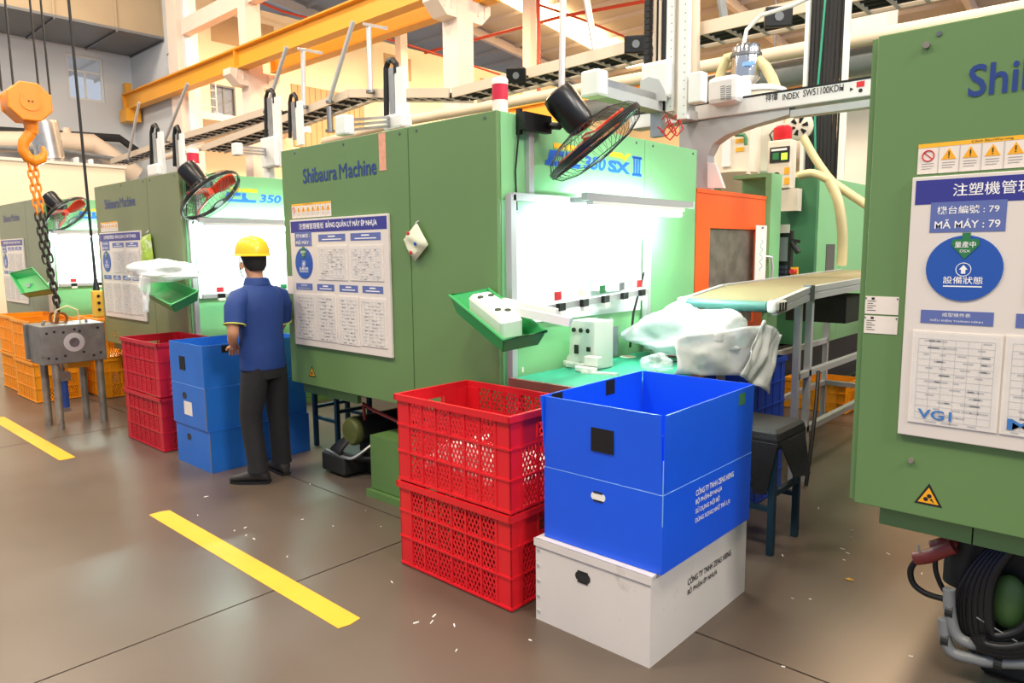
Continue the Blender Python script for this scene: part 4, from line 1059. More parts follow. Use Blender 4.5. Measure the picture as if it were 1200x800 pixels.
# ================================================================== conveyor
t = thing('belt_conveyor', (-1.91, 5.3, 0), 'belt conveyor with aluminium frame and tan belt by the orange door', 'conveyor')
xl, xr_ = -2.24, -1.66
path = [(4.06, 1.255), (4.6, 1.315), (7.0, 1.36)]
m = MB(); 
for (ya, za), (yb, zb) in zip(path, path[1:]):
    m.hexa([(xl+.03, ya, za-.05), (xr_-.03, ya, za-.05), (xr_-.03, yb, zb-.05), (xl+.03, yb, zb-.05), (xl+.03, ya, za), (xr_-.03, ya, za), (xr_-.03, yb, zb), (xl+.03, yb, zb)])
m.build('belt', 'belt', t)
MB().cyl((xl+.035, 4.06, 1.225), (xr_-.035, 4.06, 1.225), .032, n=16).build('end_roller', 'belt_edge', t, smooth=True)
for x in (xl, xr_):
    m = MB()
    for (ya, za), (yb, zb) in zip(path, path[1:]):
        for dz in (-.012, -.06): m.bar((x, ya+.02, za+dz), (x, yb, zb+dz), .035, .036)
        m.bar((x, ya+.02, za-.036), (x, yb, zb-.036), .022, .03)
    m.build('side_rail', 'alu', t)
    e = MB().box(x-.03, x+.03, 4.02, 4.2, 1.19, 1.265).build('end_bearing', 'plastic_white', t, bevel=.02)
    for k in range(3): MB().box(x+.03, x+.032, 4.07+k*.04, 4.095+k*.04, 1.2, 1.25).build('adjuster_slot', 'ink_black', e)
MB().box(xr_-.025, xr_+.025, 4.58, 4.64, 1.24, 1.33).build('joint_plate', 'alu_dark', t)
for x in (xl+.03, xr_-.05):
    for y in (4.58, 4.78, 6.6):
        MB().box(x-.02, x+.02, y-.02, y+.02, .0, 1.27).build('leg', 'alu', t)
    for z in (.36, .74):
        MB().bar((x, 4.58, z), (x, 6.6, z), .04).build('stretcher', 'alu', t)
for y in (4.78, 6.6):
    MB().bar((xl+.03, y, .36), (xr_-.05, y, .36), .04).build('cross_brace', 'alu', t)
MB().box(xl+.05, xr_-.08, 5.6, 6.1, 1.0, 1.2).build('drive_motor', 'pump_dark', t)
MB().tube([(xr_-.02, 4.9, .74), (xr_+.01, 4.8, .55), (xr_+.03, 4.7, .35), (xr_+.03, 4.62, .02)], .012, 6).build('power_cord', 'cable', t, smooth=True)

# ================================================================== crates (lattice boxes)
def crate(name, x0, y0, z0, w, d, h, m, label, group, rz=0.0, solid=False):
    t = thing(name, (x0+w/2, y0+d/2, z0), label, 'crate', group, rz)
    hw, hd = w/2, d/2; th = .006
    L = dict(parent=t, local=True)
    MB().box(-hw+.01, hw-.01, -hd+.01, hd-.01, 0.004, .02).build('bottom', m, **L)
    # rim
    r = MB()
    for s in (-1, 1):
        r.box(-hw, hw, s*hd-.014*(s > 0)-(.0 if s > 0 else 0), s*hd+.014*(s < 0), h-.03, h)
        r.box(s*hw-(.014 if s > 0 else 0), s*hw+(.014 if s < 0 else 0), -hd, hd, h-.03, h)
    r.build('rim', m, **L)
    for sx in (-1, 1):
        for sy in (-1, 1):
            c = MB(); a = sx*(hw-.012); b = sy*(hd-.012)
            c.box(a, a-sx*.095, b, b-sy*th, .004, h-.03).box(a, a-sx*th, b, b-sy*.07, .004, h-.03)
            c.build('corner_post', m, **L)
    hs = (.0, .33, .66)
    for face in range(4):
        if face < 2:
            s = (-1, 1)[face]; W_ = hw-.012; yv = s*(hd-.012); P = lambda u, z, o: (u, yv+s*o, z)
        else:
            s = (-1, 1)[face-2]; W_ = hd-.012; xv = s*(hw-.012); P = lambda u, z, o: (xv+s*o, u, z)
        def slab(mb, u0, u1, zA, zB, o0, o1):
            p = [P(u0, zA, o0), P(u1, zA, o0), P(u1, zA, o1), P(u0, zA, o1), P(u0, zB, o0), P(u1, zB, o0), P(u1, zB, o1), P(u0, zB, o1)]
            mb.hexa(p)
        for z in (.012, h*.35, h*.66):
            b = MB(); slab(b, -W_, W_, z-.005, z+.005, -th, .005); b.build('band', m, **L)
        nr = 6 if face < 2 else 3
        e = .085 if face < 2 else .07
        for k in range(nr+1):
            u = -W_+e+(2*W_-2*e)*k/nr
            b = MB(); slab(b, u-.005, u+.005, .01, h-.03, -th, .004); b.build('rib', m, **L)
        top = h-.03
        if face >= 2:      # hand hole near the top of the short sides
            b = MB(); slab(b, -W_+e, W_-e, h*.66, h*.72, -th*.8, 0); slab(b, -W_+e, W_-e, h*.86, h-.03, -th*.8, 0)
            slab(b, -W_+e, -.07, h*.72, h*.86, -th*.8, 0); slab(b, .07, W_-e, h*.72, h*.86, -th*.8, 0)
            b.build('handle_panel', m, **L); top = h*.66
        g = MB(); u0, u1, zA, zB = -W_+e, W_-e, .02, top
        if solid: slab(g, u0, u1, zA, zB, -th*.7, 0)
        else:
            sl = 1.9; pitch = .0235
            n0 = int((u1-u0+(zB-zA)/sl)/pitch)+1
            for sg in (1, -1):
                for k in range(n0+1):
                    ua = u0-(zB-zA)/sl+k*pitch        # line through (ua,zA) rising to the right
                    za_, zb_ = zA, zB
                    a, b2 = ua, ua+(zB-zA)/sl
                    if a < u0: za_ = zA+(u0-a)*sl; a = u0
                    if b2 > u1: zb_ = zB-(b2-u1)*sl; b2 = u1
                    if zb_-za_ < .01: continue
                    if sg < 0: a, b2 = u0+u1-a, u0+u1-b2
                    hwid = .0042
                    q = [P(a-hwid, za_, -th*.75), P(a+hwid, za_, -th*.75), P(a+hwid, za_, -.001*(1 if sg > 0 else 2)), P(a-hwid, za_, -.001),
                         P(b2-hwid, zb_, -th*.75), P(b2+hwid, zb_, -th*.75), P(b2+hwid, zb_, -.001*(1 if sg > 0 else 2)), P(b2-hwid, zb_, -.001)]
                    g.hexa(q)
        o = g.build('side_wall' if solid else 'lattice', m, recalc=True, **L)
        if not solid: o['kind'] = 'stuff'
    return t
G1 = 'red lattice crates'
rc = crate('lattice_crate', -2.752, 2.145, 0, .775, .5, .435, 'red_crate', 'lower bright red lattice crate in the stack beside the tall blue box', G1)
rc2 = copy_tree(rc, (0, 0, .438)); rc2['label'] = 'upper bright red lattice crate holding white parts beside the tall blue box'
ro = crate('lattice_crate', -6.52, 2.19, 0, .775, .5, .435, 'red_crate_old', 'lower dark red lattice crate between steel mould and worn blue boxes', G1)
ro2 = copy_tree(ro, (0, 0, .438)); ro2['label'] = 'upper dark red lattice crate between steel mould and worn blue boxes'
for mname, key in (('yellow_crate', 'y'),): pass
G2 = 'yellow lattice crates'
yc = crate('lattice_crate', -9.53, 2.08, 0, .775, .5, .435, 'yellow_crate', 'lower yellow lattice crate left behind the steel mould', G2)
for dx, dy, dz, lb in ((0, 0, .438, 'upper yellow lattice crate left behind the steel mould'), (.30, .57, 0, 'lower yellow lattice crate directly behind the steel mould legs'),
                       (.30, .57, .438, 'upper yellow lattice crate directly behind the steel mould'), (-.8, .05, 0, 'lower yellow lattice crate farthest along the row'),
                       (-.8, .05, .438, 'upper yellow lattice crate farthest along the row')):
    c = copy_tree(yc, (dx, dy, dz)); c['label'] = lb
c = copy_tree(ro, (-3.65, 1.2, 0)); c['label'] = 'lower dark red lattice crate standing behind the yellow crates'
c = copy_tree(ro, (-3.65, 1.2, .438)); c['label'] = 'upper dark red lattice crate standing behind the yellow crates'
G3 = 'blue solid-walled crates'
bc = crate('plastic_crate', -2.36, 4.02, 0, .62, .5, .44, 'blue_crate', 'lower dark blue plastic crate behind the padded stool', G3, solid=True)
c = copy_tree(bc, (0, 0, .443)); c['label'] = 'upper dark blue plastic crate under the conveyor end'
yo = crate('plastic_crate', -2.72, 6.95, 0, .6, .45, .3, 'yellow_crate', 'orange plastic crate on the floor under the conveyor', 'orange crates under the conveyor', solid=True)
c = copy_tree(yo, (.66, .35, 0)); c['label'] = 'orange plastic crate lying beyond the conveyor legs'

# white parts inside the upper red crate
pm = MB(); rng = random.Random(3)
for k in range(150):
    x, y = -2.66+.59*rng.random(), 2.225+.34*rng.random()
    z = .49+.17*rng.random()*math.sin(math.pi*(x+2.66)/.59)+.02
    a = Vector((rng.uniform(-1, 1), rng.uniform(-1, 1), rng.uniform(-.5, .5))).normalized(); u, v, d = basis(a)
    pm.obox((x, y, z), u*rng.uniform(.02, .05), v*rng.uniform(.008, .02), d*.006)
o = pm.build('plastic_parts', 'plastic_white'); tag(o, 'heap of small white plastic parts inside the upper bright red crate', 'plastic parts'); o['kind'] = 'stuff'

# ================================================================== corrugated boxes
def panel_box(t, x0, x1, y0, y1, z0, z1, m, name='side_panel', th=.006, skip=()):
    if 'front' not in skip: MB().box(x0, x1, y0, y0+th, z0, z1).build(name, m, t)
    if 'back' not in skip: MB().box(x0, x1, y1-th, y1, z0, z1).build(name, m, t)
    if 'left' not in skip: MB().box(x0, x0+th, y0+th, y1-th, z0, z1).build(name, m, t)
    if 'right' not in skip: MB().box(x1-th, x1, y0+th, y1-th, z0, z1).build(name, m, t)
# white box
t = thing('carton', (-1.6, 2.6, 0), 'closed white corrugated box under the tall blue box', 'box')
x0, x1, y0, y1 = -1.877, -1.318, 2.19, 3.01
panel_box(t, x0, x1, y0, y1, 0, .355, 'white_box')
MB().box(x0+.006, x1-.006, y0+.006, y1-.006, .0, .006).build('bottom', 'white_box', t)
MB().box(x0-.004, x1+.004, y0-.004, y1+.004, .355, .362).build('lid', 'white_box', t)
MB().box(x0-.006, x1+.006, y0-.006, y0, .33, .362).build('lid_lip', 'white_box', t)
for k in range(5):
    for xx in (x0+.014,): MB().cyl((xx, y0-.004, .04+k*.068), (xx, y0, .04+k*.068), .007, n=8).build('rivet', 'alu', t)
def hand_hole(t, x, y, z, w=.07, h=.035, lin_='ink_black', inner='pump_dark'):
    n = 8; P = [(x+(w/2-h/2)*s+h/2*math.cos(a), z+h/2*math.sin(a)) for s, a0 in ((1, -math.pi/2), (-1, math.pi/2)) for a in [a0+math.pi*i/n for i in range(n+1)]]
    MB().prism([(a, y-.0015, b) for a, b in P], (0, .003, 0)).build('hand_hole', inner, t)
    MB().box(x-w*.33, x+w*.33, y-.003, y, z+h*.42, z+h*.62).box(x-w*.33, x+w*.33, y-.003, y, z-h*.62, z-h*.42).build('hand_hole_rim', lin_, t)
hand_hole(t, -1.63, y0, .262, .075, .04)
def side_text(t, lines, x, y, z, h, gap, m, wid):
    for i, s in enumerate(lines): text(s, m, t, (x+.001, y, z-i*gap), YA, ZA, h*(1.25 if i != 1 or True else 1), wid[i], 'lettering', bold=.012)
side_text(t, ['CÔNG TY TNHH ZENG HSING', 'BỘ PHẬN-ÉP NHỰA'], x1, 2.47, .225, .027, .045, 'ink_black', (.385, .255))
# tall blue box
t = thing('carton', (-1.57, 2.6, .362), 'tall open blue corrugated box with raised flaps standing on the white box', 'box')
x0, x1, y0, y1 = -1.855, -1.292, 2.222, 2.975
panel_box(t, x0, x1, y0, y1, .364, .668, 'blue_box')
MB().box(x0+.006, x1-.006, y0+.006, y1-.006, .364, .37).build('bottom', 'blue_box', t)
zc = .671; e = .005
f1 = MB().hexa([(x0+.004, y0, zc), (x1-.004, y0, zc), (x1-.004, y0+e, zc), (x0+.004, y0+e, zc), (x0+.004, y0-.004, .968), (x1-.012, y0-.006, .968), (x1-.012, y0, .968), (x0+.004, y0+.002, .968)]).build('flap', 'blue_box', t)
f2 = MB().hexa([(x1-e, y0+.006, zc), (x1, y0+.006, zc), (x1, y1-.004, zc), (x1-e, y1-.004, zc), (x1, y0+.004, .968), (x1+.006, y0+.004, .968), (x1+.006, y1-.004, .975), (x1, y1-.004, .975)]).build('flap', 'blue_box', t)
f3 = MB().box(x0+.004, x1-.012, y1-e, y1, zc, .975).build('flap', 'blue_box', t)
f4 = MB().hexa([(x0, y0+.006, zc), (x0+e, y0+.006, zc), (x0+e, y1-.006, zc), (x0, y1-.006, zc), (x0-.004, y0-.02, .97), (x0+.002, y0-.02, .97), (x0+.002, y1-.006, .975), (x0-.004, y1-.006, .975)]).build('flap', 'blue_box', t)
MB().box(x0, x1, y0-.0008, y0, zc-.004, zc-.001).build('fold_crease', 'box_edge', t)
MB().box(x1, x1+.0008, y0, y1, zc-.004, zc-.001).build('fold_crease', 'box_edge', t)
MB().box(x1-.002, x1+.001, y0-.001, y0+.002, .55, .80).build('worn_corner', 'box_edge', t)
a, b = on_y(693, 500, y0-.004), on_y(719, 533, y0-.004)
MB().box(a.x, b.x, y0-.007, y0-.0035, b.z, a.z).build('patch', 'velcro', f1)
hand_hole(t, on_y(701, 582, y0).x, y0, on_y(701, 582, y0).z, .068, .032, 'ink_black', 'plastic_white')
for ya, yb in ((2.27, 2.34), (2.66, 2.73)): MB().box(x0+.003, x0+.0045, ya, yb, .9, .968).build('patch', 'velcro', f4)
MB().box(x1+.0045, x1+.0065, 2.82, 2.88, .905, .955).build('patch', 'green_dark', f2)
side_text(t, ['CÔNG TY TNHH ZENG HSING', 'BỘ PHẬN-ÉP NHỰA', 'SỬ DỤNG NỘI BỘ', 'DÙNG XONG NHỚ TRẢ LẠI'], x1, 2.47, .602, .024, .038, 'ink_white', (.33, .225, .205, .30))
# worn blue boxes by the worker
def worn_box(x0, x1, y0, y1, z0, zc, z1, label, patches):
    t = thing('carton', ((x0+x1)/2, (y0+y1)/2, z0), label, 'box', 'worn blue boxes near the worker')
    panel_box(t, x0, x1, y0, y1, z0, zc, 'blue_box_worn')
    MB().box(x0+.006, x1-.006, y0+.006, y1-.006, z0, z0+.006).build('bottom', 'blue_box_worn', t)
    MB().box(x1-.004, x1+.0015, y0-.0015, y0+.004, z0, zc).build('worn_corner', 'cable_grey', t)
    if z1 > zc:
        panel_box(t, x0, x1, y0, y1, zc+.003, z1, 'blue_box_worn', 'flap', .005)
        MB().box(x0, x1, y0-.0008, y0, zc-.002, zc+.001).build('fold_crease', 'box_edge', t)
    else: MB().box(x0-.003, x1+.003, y0-.003, y1+.003, zc, zc+.005).build('lid', 'blue_box_worn', t)
    hand_hole(t, (x0+x1)/2-.06, y0, z0+(zc-z0)*.72, .07, .035)
    if patches:
        MB().box(x0+.17, x0+.26, y0-.004, y0, z1-.2, z1-.10).build('patch', 'velcro', t)
        MB().box(x0+.2, x0+.33, y0-.002, y0, z0+.08, z0+.18).build('paper_scrap', 'paper', t)
        MB().box(x1-.005, x1+.003, y0+.14, y0+.24, z1-.06, z1-.01).build('patch', 'velcro', t)
    return t
worn_box(-5.49, -4.935, 2.2, 3.0, 0, .30, .30, 'worn dark blue box on the floor beside the worker', False)
worn_box(-5.50, -4.945, 2.19, 2.99, .306, .615, .92, 'worn open blue box with black patch stacked beside the worker', True)

# ================================================================== near workbench and what lies on it
t = thing('workbench', (-2.2, 3.5, 0), 'green topped workbench under the bright tube lamp', 'workbench')
bx0, bx1, by0, by1, bz = -2.495, -1.90, 2.72, 4.0, .90
MB().box(bx0, bx1, by0, by1, bz-.03, bz).build('top', 'green_bench', t)
MB().box(bx0, bx1, by0-.02, by0, bz-.06, bz+.004).build('edge_strip', 'bench_edge', t)
MB().box(bx0, bx1, by0, by1, bz-.06, bz-.03).build('under_board', 'bench_edge', t)
for x in (bx0+.03, bx1-.03):
    for y in (by0+.03, by1-.03): MB().box(x-.02, x+.02, y-.02, y+.02, 0, bz-.06).build('leg', 'alu', t)
MB().bar((bx0+.03, by0+.03, .25), (bx1-.03, by0+.03, .25), .04).build('stretcher', 'alu', t)
# big moulded part standing on the bench
def slotted(mb, x0, x1, y0, y1, z0, z1): mb.box(x0, x1, y0, y1, z0, z1)
t = thing('moulded_cover', (-2.25, 3.0, bz), 'large white moulded machine cover standing on the green bench', 'plastic part')
A = on_z(694, 433, bz+.001); 
X0, Yq = A.x, A.y
MB().loft([[Vector((X0+dx, Yq+dy, bz+.001+z)) for dx, dy in ((-.2*s, .02), (.015, .0), (.03, .10), (.03, .16), (-.19*s, .17))] for z, s in ((0, 1), (.05, 1), (.07, .9), (.24, .82), (.265, .78), (.27, .74))]).build('body', 'plastic_white', t, bevel=.012)
for k in range(3):
    c = Vector((X0-.135+.05*k, Yq+.004, bz+.215)); MB().cyl(c-YA*.002, c+YA*.006, .013, n=14).build('round_hole', 'seam', t)
MB().box(X0-.04, X0-.015, Yq-.002, Yq+.01, bz+.10, bz+.125).build('square_hole', 'seam', t)
MB().box(X0-.13, X0-.105, Yq+.004, Yq+.02, bz+.08, bz+.13).build('slot', 'seam', t)
for k, (px_, py_) in enumerate(((657, 428), (668, 431), (679, 436))):
    q = on_z(px_, py_, bz); q.x = max(q.x, XR+.06); MB().loft([[Vector((q.x+dx, q.y+dy, bz+.001+z)) for dx, dy in ((-.035, .0), (.08, -.01), (.10, .03), (-.035, .035))] for z in (0, .03)]).build('prong', 'plastic_white', t, bevel=.006)
    MB().box(q.x+.0, q.x+.09, q.y+.04, q.y+.09, bz+.03, bz+.085).build('prong_block', 'plastic_white', t, bevel=.006)
# small strip lying on the bench
q = on_z(698, 439, bz)
o = MB().loft([[Vector((q.x+dx, q.y+dy, bz+z)) for dx, dy in ((-.09, -.012), (.10, .045), (.10, .065), (-.09, .014))] for z in (0, .012)]).build('plastic_strip', 'plastic_white')
tag(o, 'thin white plastic strip lying on the green bench', 'plastic part')
q = on_z(736, 418, bz); o = thing('sticker_card', tuple(q), 'small round card printed red and yellow on the bench', 'card')
MB().cyl((q.x, q.y, bz), (q.x, q.y, bz+.003), .05, n=20).build('card', 'plastic_white', o)
MB().box(q.x-.03, q.x+.0, q.y-.02, q.y+.02, bz+.003, bz+.004).build('red_print', 'sticker_red', o)
MB().box(q.x, q.x+.03, q.y-.02, q.y+.02, bz+.003, bz+.004).build('yellow_print', 'sticker_yellow', o)
q = on_z(783, 418, bz); o = thing('nippers', tuple(q), 'red handled nippers lying at the bench end', 'tool')
for s in (-1, 1):
    MB().tube([q+Vector((-.06, -.03+.01*s, .008)), q+Vector((-.02, .01*s-.01, .012)), q+Vector((.03, .022*s+.01, .01)), q+Vector((.07, .012*s+.03, .008))], .006, 6).build('handle', 'red_plastic', o, smooth=True)
MB().bar(q+Vector((-.06, -.03, .01)), q+Vector((-.10, -.05, .01)), .012, .008).build('jaws', 'steel', o)
q = on_z(617, 424, bz); o = thing('soldering_tool', tuple(q), 'tool with orange handle leaning at the frame post', 'tool')
MB().cyl(on_y(608, 396, q.y), on_y(613, 408, q.y), .010, .012, n=10).build('handle', 'hook_orange', o, smooth=True)
MB().cyl(on_y(613, 408, q.y), on_z(621, 428, bz+.01), .008, .004, n=8).build('shaft', 'black', o)
q = on_x(718, 398, XR+.10); o = thing('hanging_card', tuple(q), 'grey card hung under the sensor rail', 'card')
MB().box(q.x, q.x+.004, q.y-.055, q.y+.055, q.z-.10, q.z+.08).build('card', 'cable_grey', o)
MB().tube([(q.x, q.y, q.z+.08), (q.x-.02, q.y, q.z+.14)], .004, 6).build('hook', 'alu', o)
for k, (x, y, m) in enumerate(((606, 430, 'sticker_yellow'), (611, 436, 'paper'), (800, 425, 'ink_black'))): 
    q = on_z(x, y, bz); o = thing('small_pack', tuple(q), ('small yellow pack by the frame post', 'small white pack by the frame post', 'black pen lying near the bag heap')[k], ('pack', 'pack', 'pen')[k])
    if k < 2: MB().box(q.x-.012, q.x+.012, q.y-.008, q.y+.008, bz, bz+.05-.02*k).build('pack_body', m, o, bevel=.002); MB().box(q.x-.01, q.x+.01, q.y-.0085, q.y-.008, bz+.01, bz+.02).build('pack_label', 'sticker_red', o)
    else: MB().cyl(q+Vector((-.06, -.02, .005)), q+Vector((.05, .03, .005)), .004, n=8).build('barrel', m, o); MB().cyl(q+Vector((.05, .03, .005)), q+Vector((.07, .039, .005)), .0045, .002, n=8).build('cap', 'cable_grey', o)
# tilted green tray with moulded part
def tray(A, D, C, label, arm=None, m='green_tray'):
    B = A+C-D; n = ((D-A).cross(C-D)).normalized()
    if n.z < 0: n = -n
    t = thing('tilted_tray', tuple((A+C)/2), label, 'tray', 'tilted green trays')
    ins = .04
    cen = (A+B+C+D)/4
    MB().prism([p.lerp(cen, .16)-n*.085 for p in (A, B, C, D)], n*.006).build('floor_panel', m, t)
    Q = (A, B, C, D)
    for i in range(4):
        p, q = Q[i], Q[(i+1) % 4]
        a, b = p.lerp(cen, .15)-n*.085, q.lerp(cen, .15)-n*.085
        inw = (cen-(p+q)/2).normalized()*.006
        MB().hexa([a, b, b+inw, a+inw, p, q, q+inw, p+inw]).build('wall', m, t)
    MB().tube([A, B, C, D], .008, 6, True).build('rim', m, t, smooth=True)
    if arm:
        MB().bar(cen-n*.1, arm, .045).build('support_arm', 'alu', t)
    return t, cen, n
A, D, C = on_y(527, 346, 2.49), on_y(590, 398, 2.31), on_y(640, 388, 2.5)
tr, cen, n = tray(A, D, C, 'tilted green tray holding a white moulded part beside the red crates', Vector((-2.52, 2.712, 1.13)))
u = (C-D).normalized(); v = (A-D).normalized()
t = thing('moulded_cover', tuple(cen), 'white moulded cover lying on the tilted green tray', 'plastic part')
def tp(a, b, h): return D.lerp(C, a)+(A-D)*b+n*h
MB().loft([[tp(a, b, h) for a, b in ((.22, .8), (.76, .8), (.8, .5), (.76, .2), (.22, .2))] for h in (-.075, .02)] + [[tp(a, b, .05) for a, b in ((.28, .76), (.72, .76), (.76, .5), (.72, .25), (.28, .25))]]).build('shell', 'plastic_white', t, bevel=.014)
for a, b in ((.36, .66), (.38, .36), (.56, .32), (.62, .66)):
    c = tp(a, b, .049); MB().cyl(c, c+n*.004, .016, n=12).build('hole', 'seam', t)
for k in (0, 1): MB().bar(tp(.7, .5-.2*k, .046), tp(1.45, .12-.2*k, .046), .03, .04).build('rib_leg', 'plastic_white', t)
A2, D2, C2 = on_y(163, 338, 2.45), on_y(200, 357, 2.22), on_y(232, 341, 2.45)
tr2, cen2, n2 = tray(A2, D2, C2, 'tilted green tray under a clear bag at the olive machine', Vector((XR-3.775+.04, 2.712, 1.2)))
A3, D3, C3 = on_y(11, 320, 2.45), on_y(25, 344, 2.05), on_y(60, 338, 2.1)
tr3, cen3, n3 = tray(A3, D3, C3, 'empty tilted green tray on a post behind the yellow crates', None)
px3 = on_y(60, 355, 2.66).x
MB().box(px3-.02, px3+.02, 2.64, 2.68, 0, cen3.z-.06).build('post', 'alu', tr3)
MB().bar((px3, 2.66, cen3.z-.09), (cen3.x, cen3.y, cen3.z-.06), .04).build('support_arm', 'alu', tr3)

# ================================================================== plastic bags
def blob(name, c, r, m, label, seed, cat='bag', amp=.22):
    from mathutils import noise
    n, mm = 64, 40; rings = []; off = Vector((seed*3.1, seed*1.7, seed*.9))
    for i in range(mm+1):
        th = min(max(math.pi*i/mm, .03), math.pi-.03); ring = []
        for k in range(n):
            a = 2*math.pi*k/n; d = Vector((math.sin(th)*math.cos(a), math.sin(th)*math.sin(a), -math.cos(th)))
            s = 1+amp*noise.noise(d*1.6+off)*1.5+amp*.55*(.35-abs(noise.noise(d*3.4+off*2)))+amp*.3*(.3-abs(noise.noise(d*7+off)))
            z = d.z if d.z > 0 else d.z*.55
            ring.append(Vector(c)+Vector((d.x*r[0]*s, d.y*r[1]*s, z*r[2]*s)))
        rings.append(ring)
    t = thing(name, (c[0], c[1], c[2]-r[2]*.55), label, cat)
    o = MB().loft(rings).build('film', m, t); o.data.polygons.foreach_set('use_smooth', [True]*len(o.data.polygons))
    return t
def sheet(t, corners, m, name, amp=.03, N=18, seed=1):
    from mathutils import noise
    A, B, C, D = [Vector(p) for p in corners]; nn = (B-A).cross(D-A).normalized(); vs = []; fs = []
    for i in range(N+1):
        for j in range(N+1):
            u, v = i/N, j/N; p = A.lerp(B, u).lerp(D.lerp(C, u), v)
            q = Vector((u*5+seed, v*2.2, seed*.7)); vs.append(p+nn*(amp*noise.noise(q)*2+amp*.5*noise.noise(q*2.3)))
    for i in range(N):
        for j in range(N): fs.append((i*(N+1)+j, (i+1)*(N+1)+j, (i+1)*(N+1)+j+1, i*(N+1)+j+1))
    o = MB().add(vs, fs).build(name, m, t, recalc=False); o.data.polygons.foreach_set('use_smooth', [True]*len(o.data.polygons))
    so = o.modifiers.new('thickness', 'SOLIDIFY'); so.thickness = .002
    return o
c = on_x(835, 410, -2.0)
bg = blob('plastic_bag', (-2.1, 3.85, 1.03), (.33, .24, .19), 'bag', 'big crumpled translucent bag heaped at the conveyor end of the bench', 5)
sheet(bg, (on_x(893, 375, -1.70), on_x(917, 392, -1.66), on_x(902, 462, -1.66), on_x(868, 440, -1.68)), 'bag', 'hanging_fold', .02, seed=4)
sheet(bg, (on_x(790, 395, -1.90), on_x(900, 380, -1.70), on_x(905, 440, -1.69), on_x(790, 438, -1.86)), 'bag', 'draped_film', .025, seed=9)
o = MB().loft([[Vector((-2.28+dx, 4.0+dy, z)) for dx, dy in ((-.16, -.1), (.3, -.06), (.3, .1), (-.16, .1))] for z in (.92, 1.12)]).build('filling', 'plastic_white', bg, bevel=.03)
blob('plastic_bag', (-2.0, 3.36, .94), (.08, .08, .06), 'bag_clear', 'small clear bag at the foot of the bag heap', 8)
q = (A2+C2)/2
bg2 = blob('plastic_bag', (q.x, q.y-.02, q.z+.13), (.40, .22, .12), 'bag', 'white clear bag lying over the tilted tray at the olive machine', 11)
tl = on_y(172, 349, 2.16)
sheet(bg2, (tl+Vector((-.12, 0, .17)), tl+Vector((.1, -.02, .16)), tl+Vector((.05, -.02, -.1)), tl+Vector((-.05, 0, -.12))), 'bag_clear', 'hanging_tail', .02, seed=6)

# ================================================================== stool with black cloth
def stool(x0, x1, y0, y1, h, label, cloth=True, mleg='stool_blue'):
    t = thing('work_stool', ((x0+x1)/2, (y0+y1)/2, 0), label, 'stool', 'blue steel stools')
    for x in (x0+.02, x1-.02):
        for y in (y0+.02, y1-.02): MB().box(x-.016, x+.016, y-.016, y+.016, 0, h-.07).build('leg', mleg, t)
    for z in (.24, .32):
        if z == .24:
            for y in (y0+.02, y1-.02): MB().bar((x0+.02, y, z), (x1-.02, y, z), .025).build('stretcher', mleg, t)
        else:
            for x in (x0+.02, x1-.02): MB().bar((x, y0+.02, z), (x, y1-.02, z), .025).build('stretcher', mleg, t)
    MB().box(x0, x1, y0, y1, h-.07, h-.045).build('seat_board', mleg, t)
    if cloth:
        MB().loft([[Vector(((x0+x1)/2+sx*(x1-x0)/2*s, (y0+y1)/2+sy*(y1-y0)/2*s, z)) for sx, sy in ((-1, -1), (1, -1), (1, 1), (-1, 1))] for z, s in ((h-.10, 1.07), (h-.045, 1.07), (h-.015, 1.03), (h, .9))]).build('cushion', 'black_fabric', t, smooth=False, bevel=.02)
        fl_ = []
        for i in range(5):
            z = h-.06-.19*i/4; fl_.append([Vector((x1+.012+.012*i, y0+.02+.02*i, z)), Vector((x1+.02+.012*i+.01*math.sin(i*2), y0+.16, z-.02*(i % 2))), Vector((x1+.015+.02*i, y0+.34-.03*i, z)), Vector((x1+.009+.02*i, y0+.34-.03*i, z)), Vector((x1+.014+.012*i, y0+.16, z)), Vector((x1+.006+.012*i, y0+.02+.02*i, z))])
        MB().loft(fl_).build('cloth_flap', 'black_fabric', t, smooth=True)
        fl_ = []
        for i in range(5):
            z = h-.06-.27*i/4; fl_.append([Vector((x1-.14+.01*i, y0-.02-.004*i, z)), Vector((x1-.04, y0-.026-.01*math.sin(i), z)), Vector((x1+.012-.012*i, y0-.02, z)), Vector((x1+.012-.012*i, y0-.012, z)), Vector((x1-.04, y0-.016, z)), Vector((x1-.14+.01*i, y0-.012, z))])
        MB().loft(fl_).build('cloth_flap', 'black_fabric', t, smooth=True)
    return t
stool(-1.72, -1.37, 3.45, 3.815, .655, 'blue steel stool with black cloth covered cushion beside the tall blue box')
stool(-5.05, -4.7, 3.1, 3.45, .55, 'dark blue stool seen beneath the machine with the pink strip', False)
# ================================================================== floor markings and litter
def dash(x0, x1, label):
    o = MB().prism([(x0, 1.575, 0.0005), (x1, 1.578, .0005), (x1+.012, 1.63, .0005), (x1, 1.69, .0005), (x0+.015, 1.69, .0005), (x0-.005, 1.64, .0005)], (0, 0, .0015)).build('floor_marking', 'yellow_line')
    tag(o, label, 'floor marking', 'yellow floor dashes')
dash(-4.425, -2.445, 'long yellow dash painted on the open floor before the red crates')
dash(-8.3, -6.165, 'yellow dash painted on the floor before the steel mould')
lit = MB(); rng = random.Random(21)
for k in range(90):
    x, y = rng.uniform(-4.6, -.3), rng.uniform(1.7, 4.4)
    if (-2.9 < x < -1.2 and 2.1 < y < 3.1) or (x < -3.5 and y > 2.6): continue
    a = rng.uniform(0, 6.28); l = rng.uniform(.004, .014); w = rng.uniform(.001, .003)
    lit.obox((x, y, .0016), Vector((math.cos(a), math.sin(a), 0))*l, Vector((-math.sin(a), math.cos(a), 0))*w, ZA*.0014)
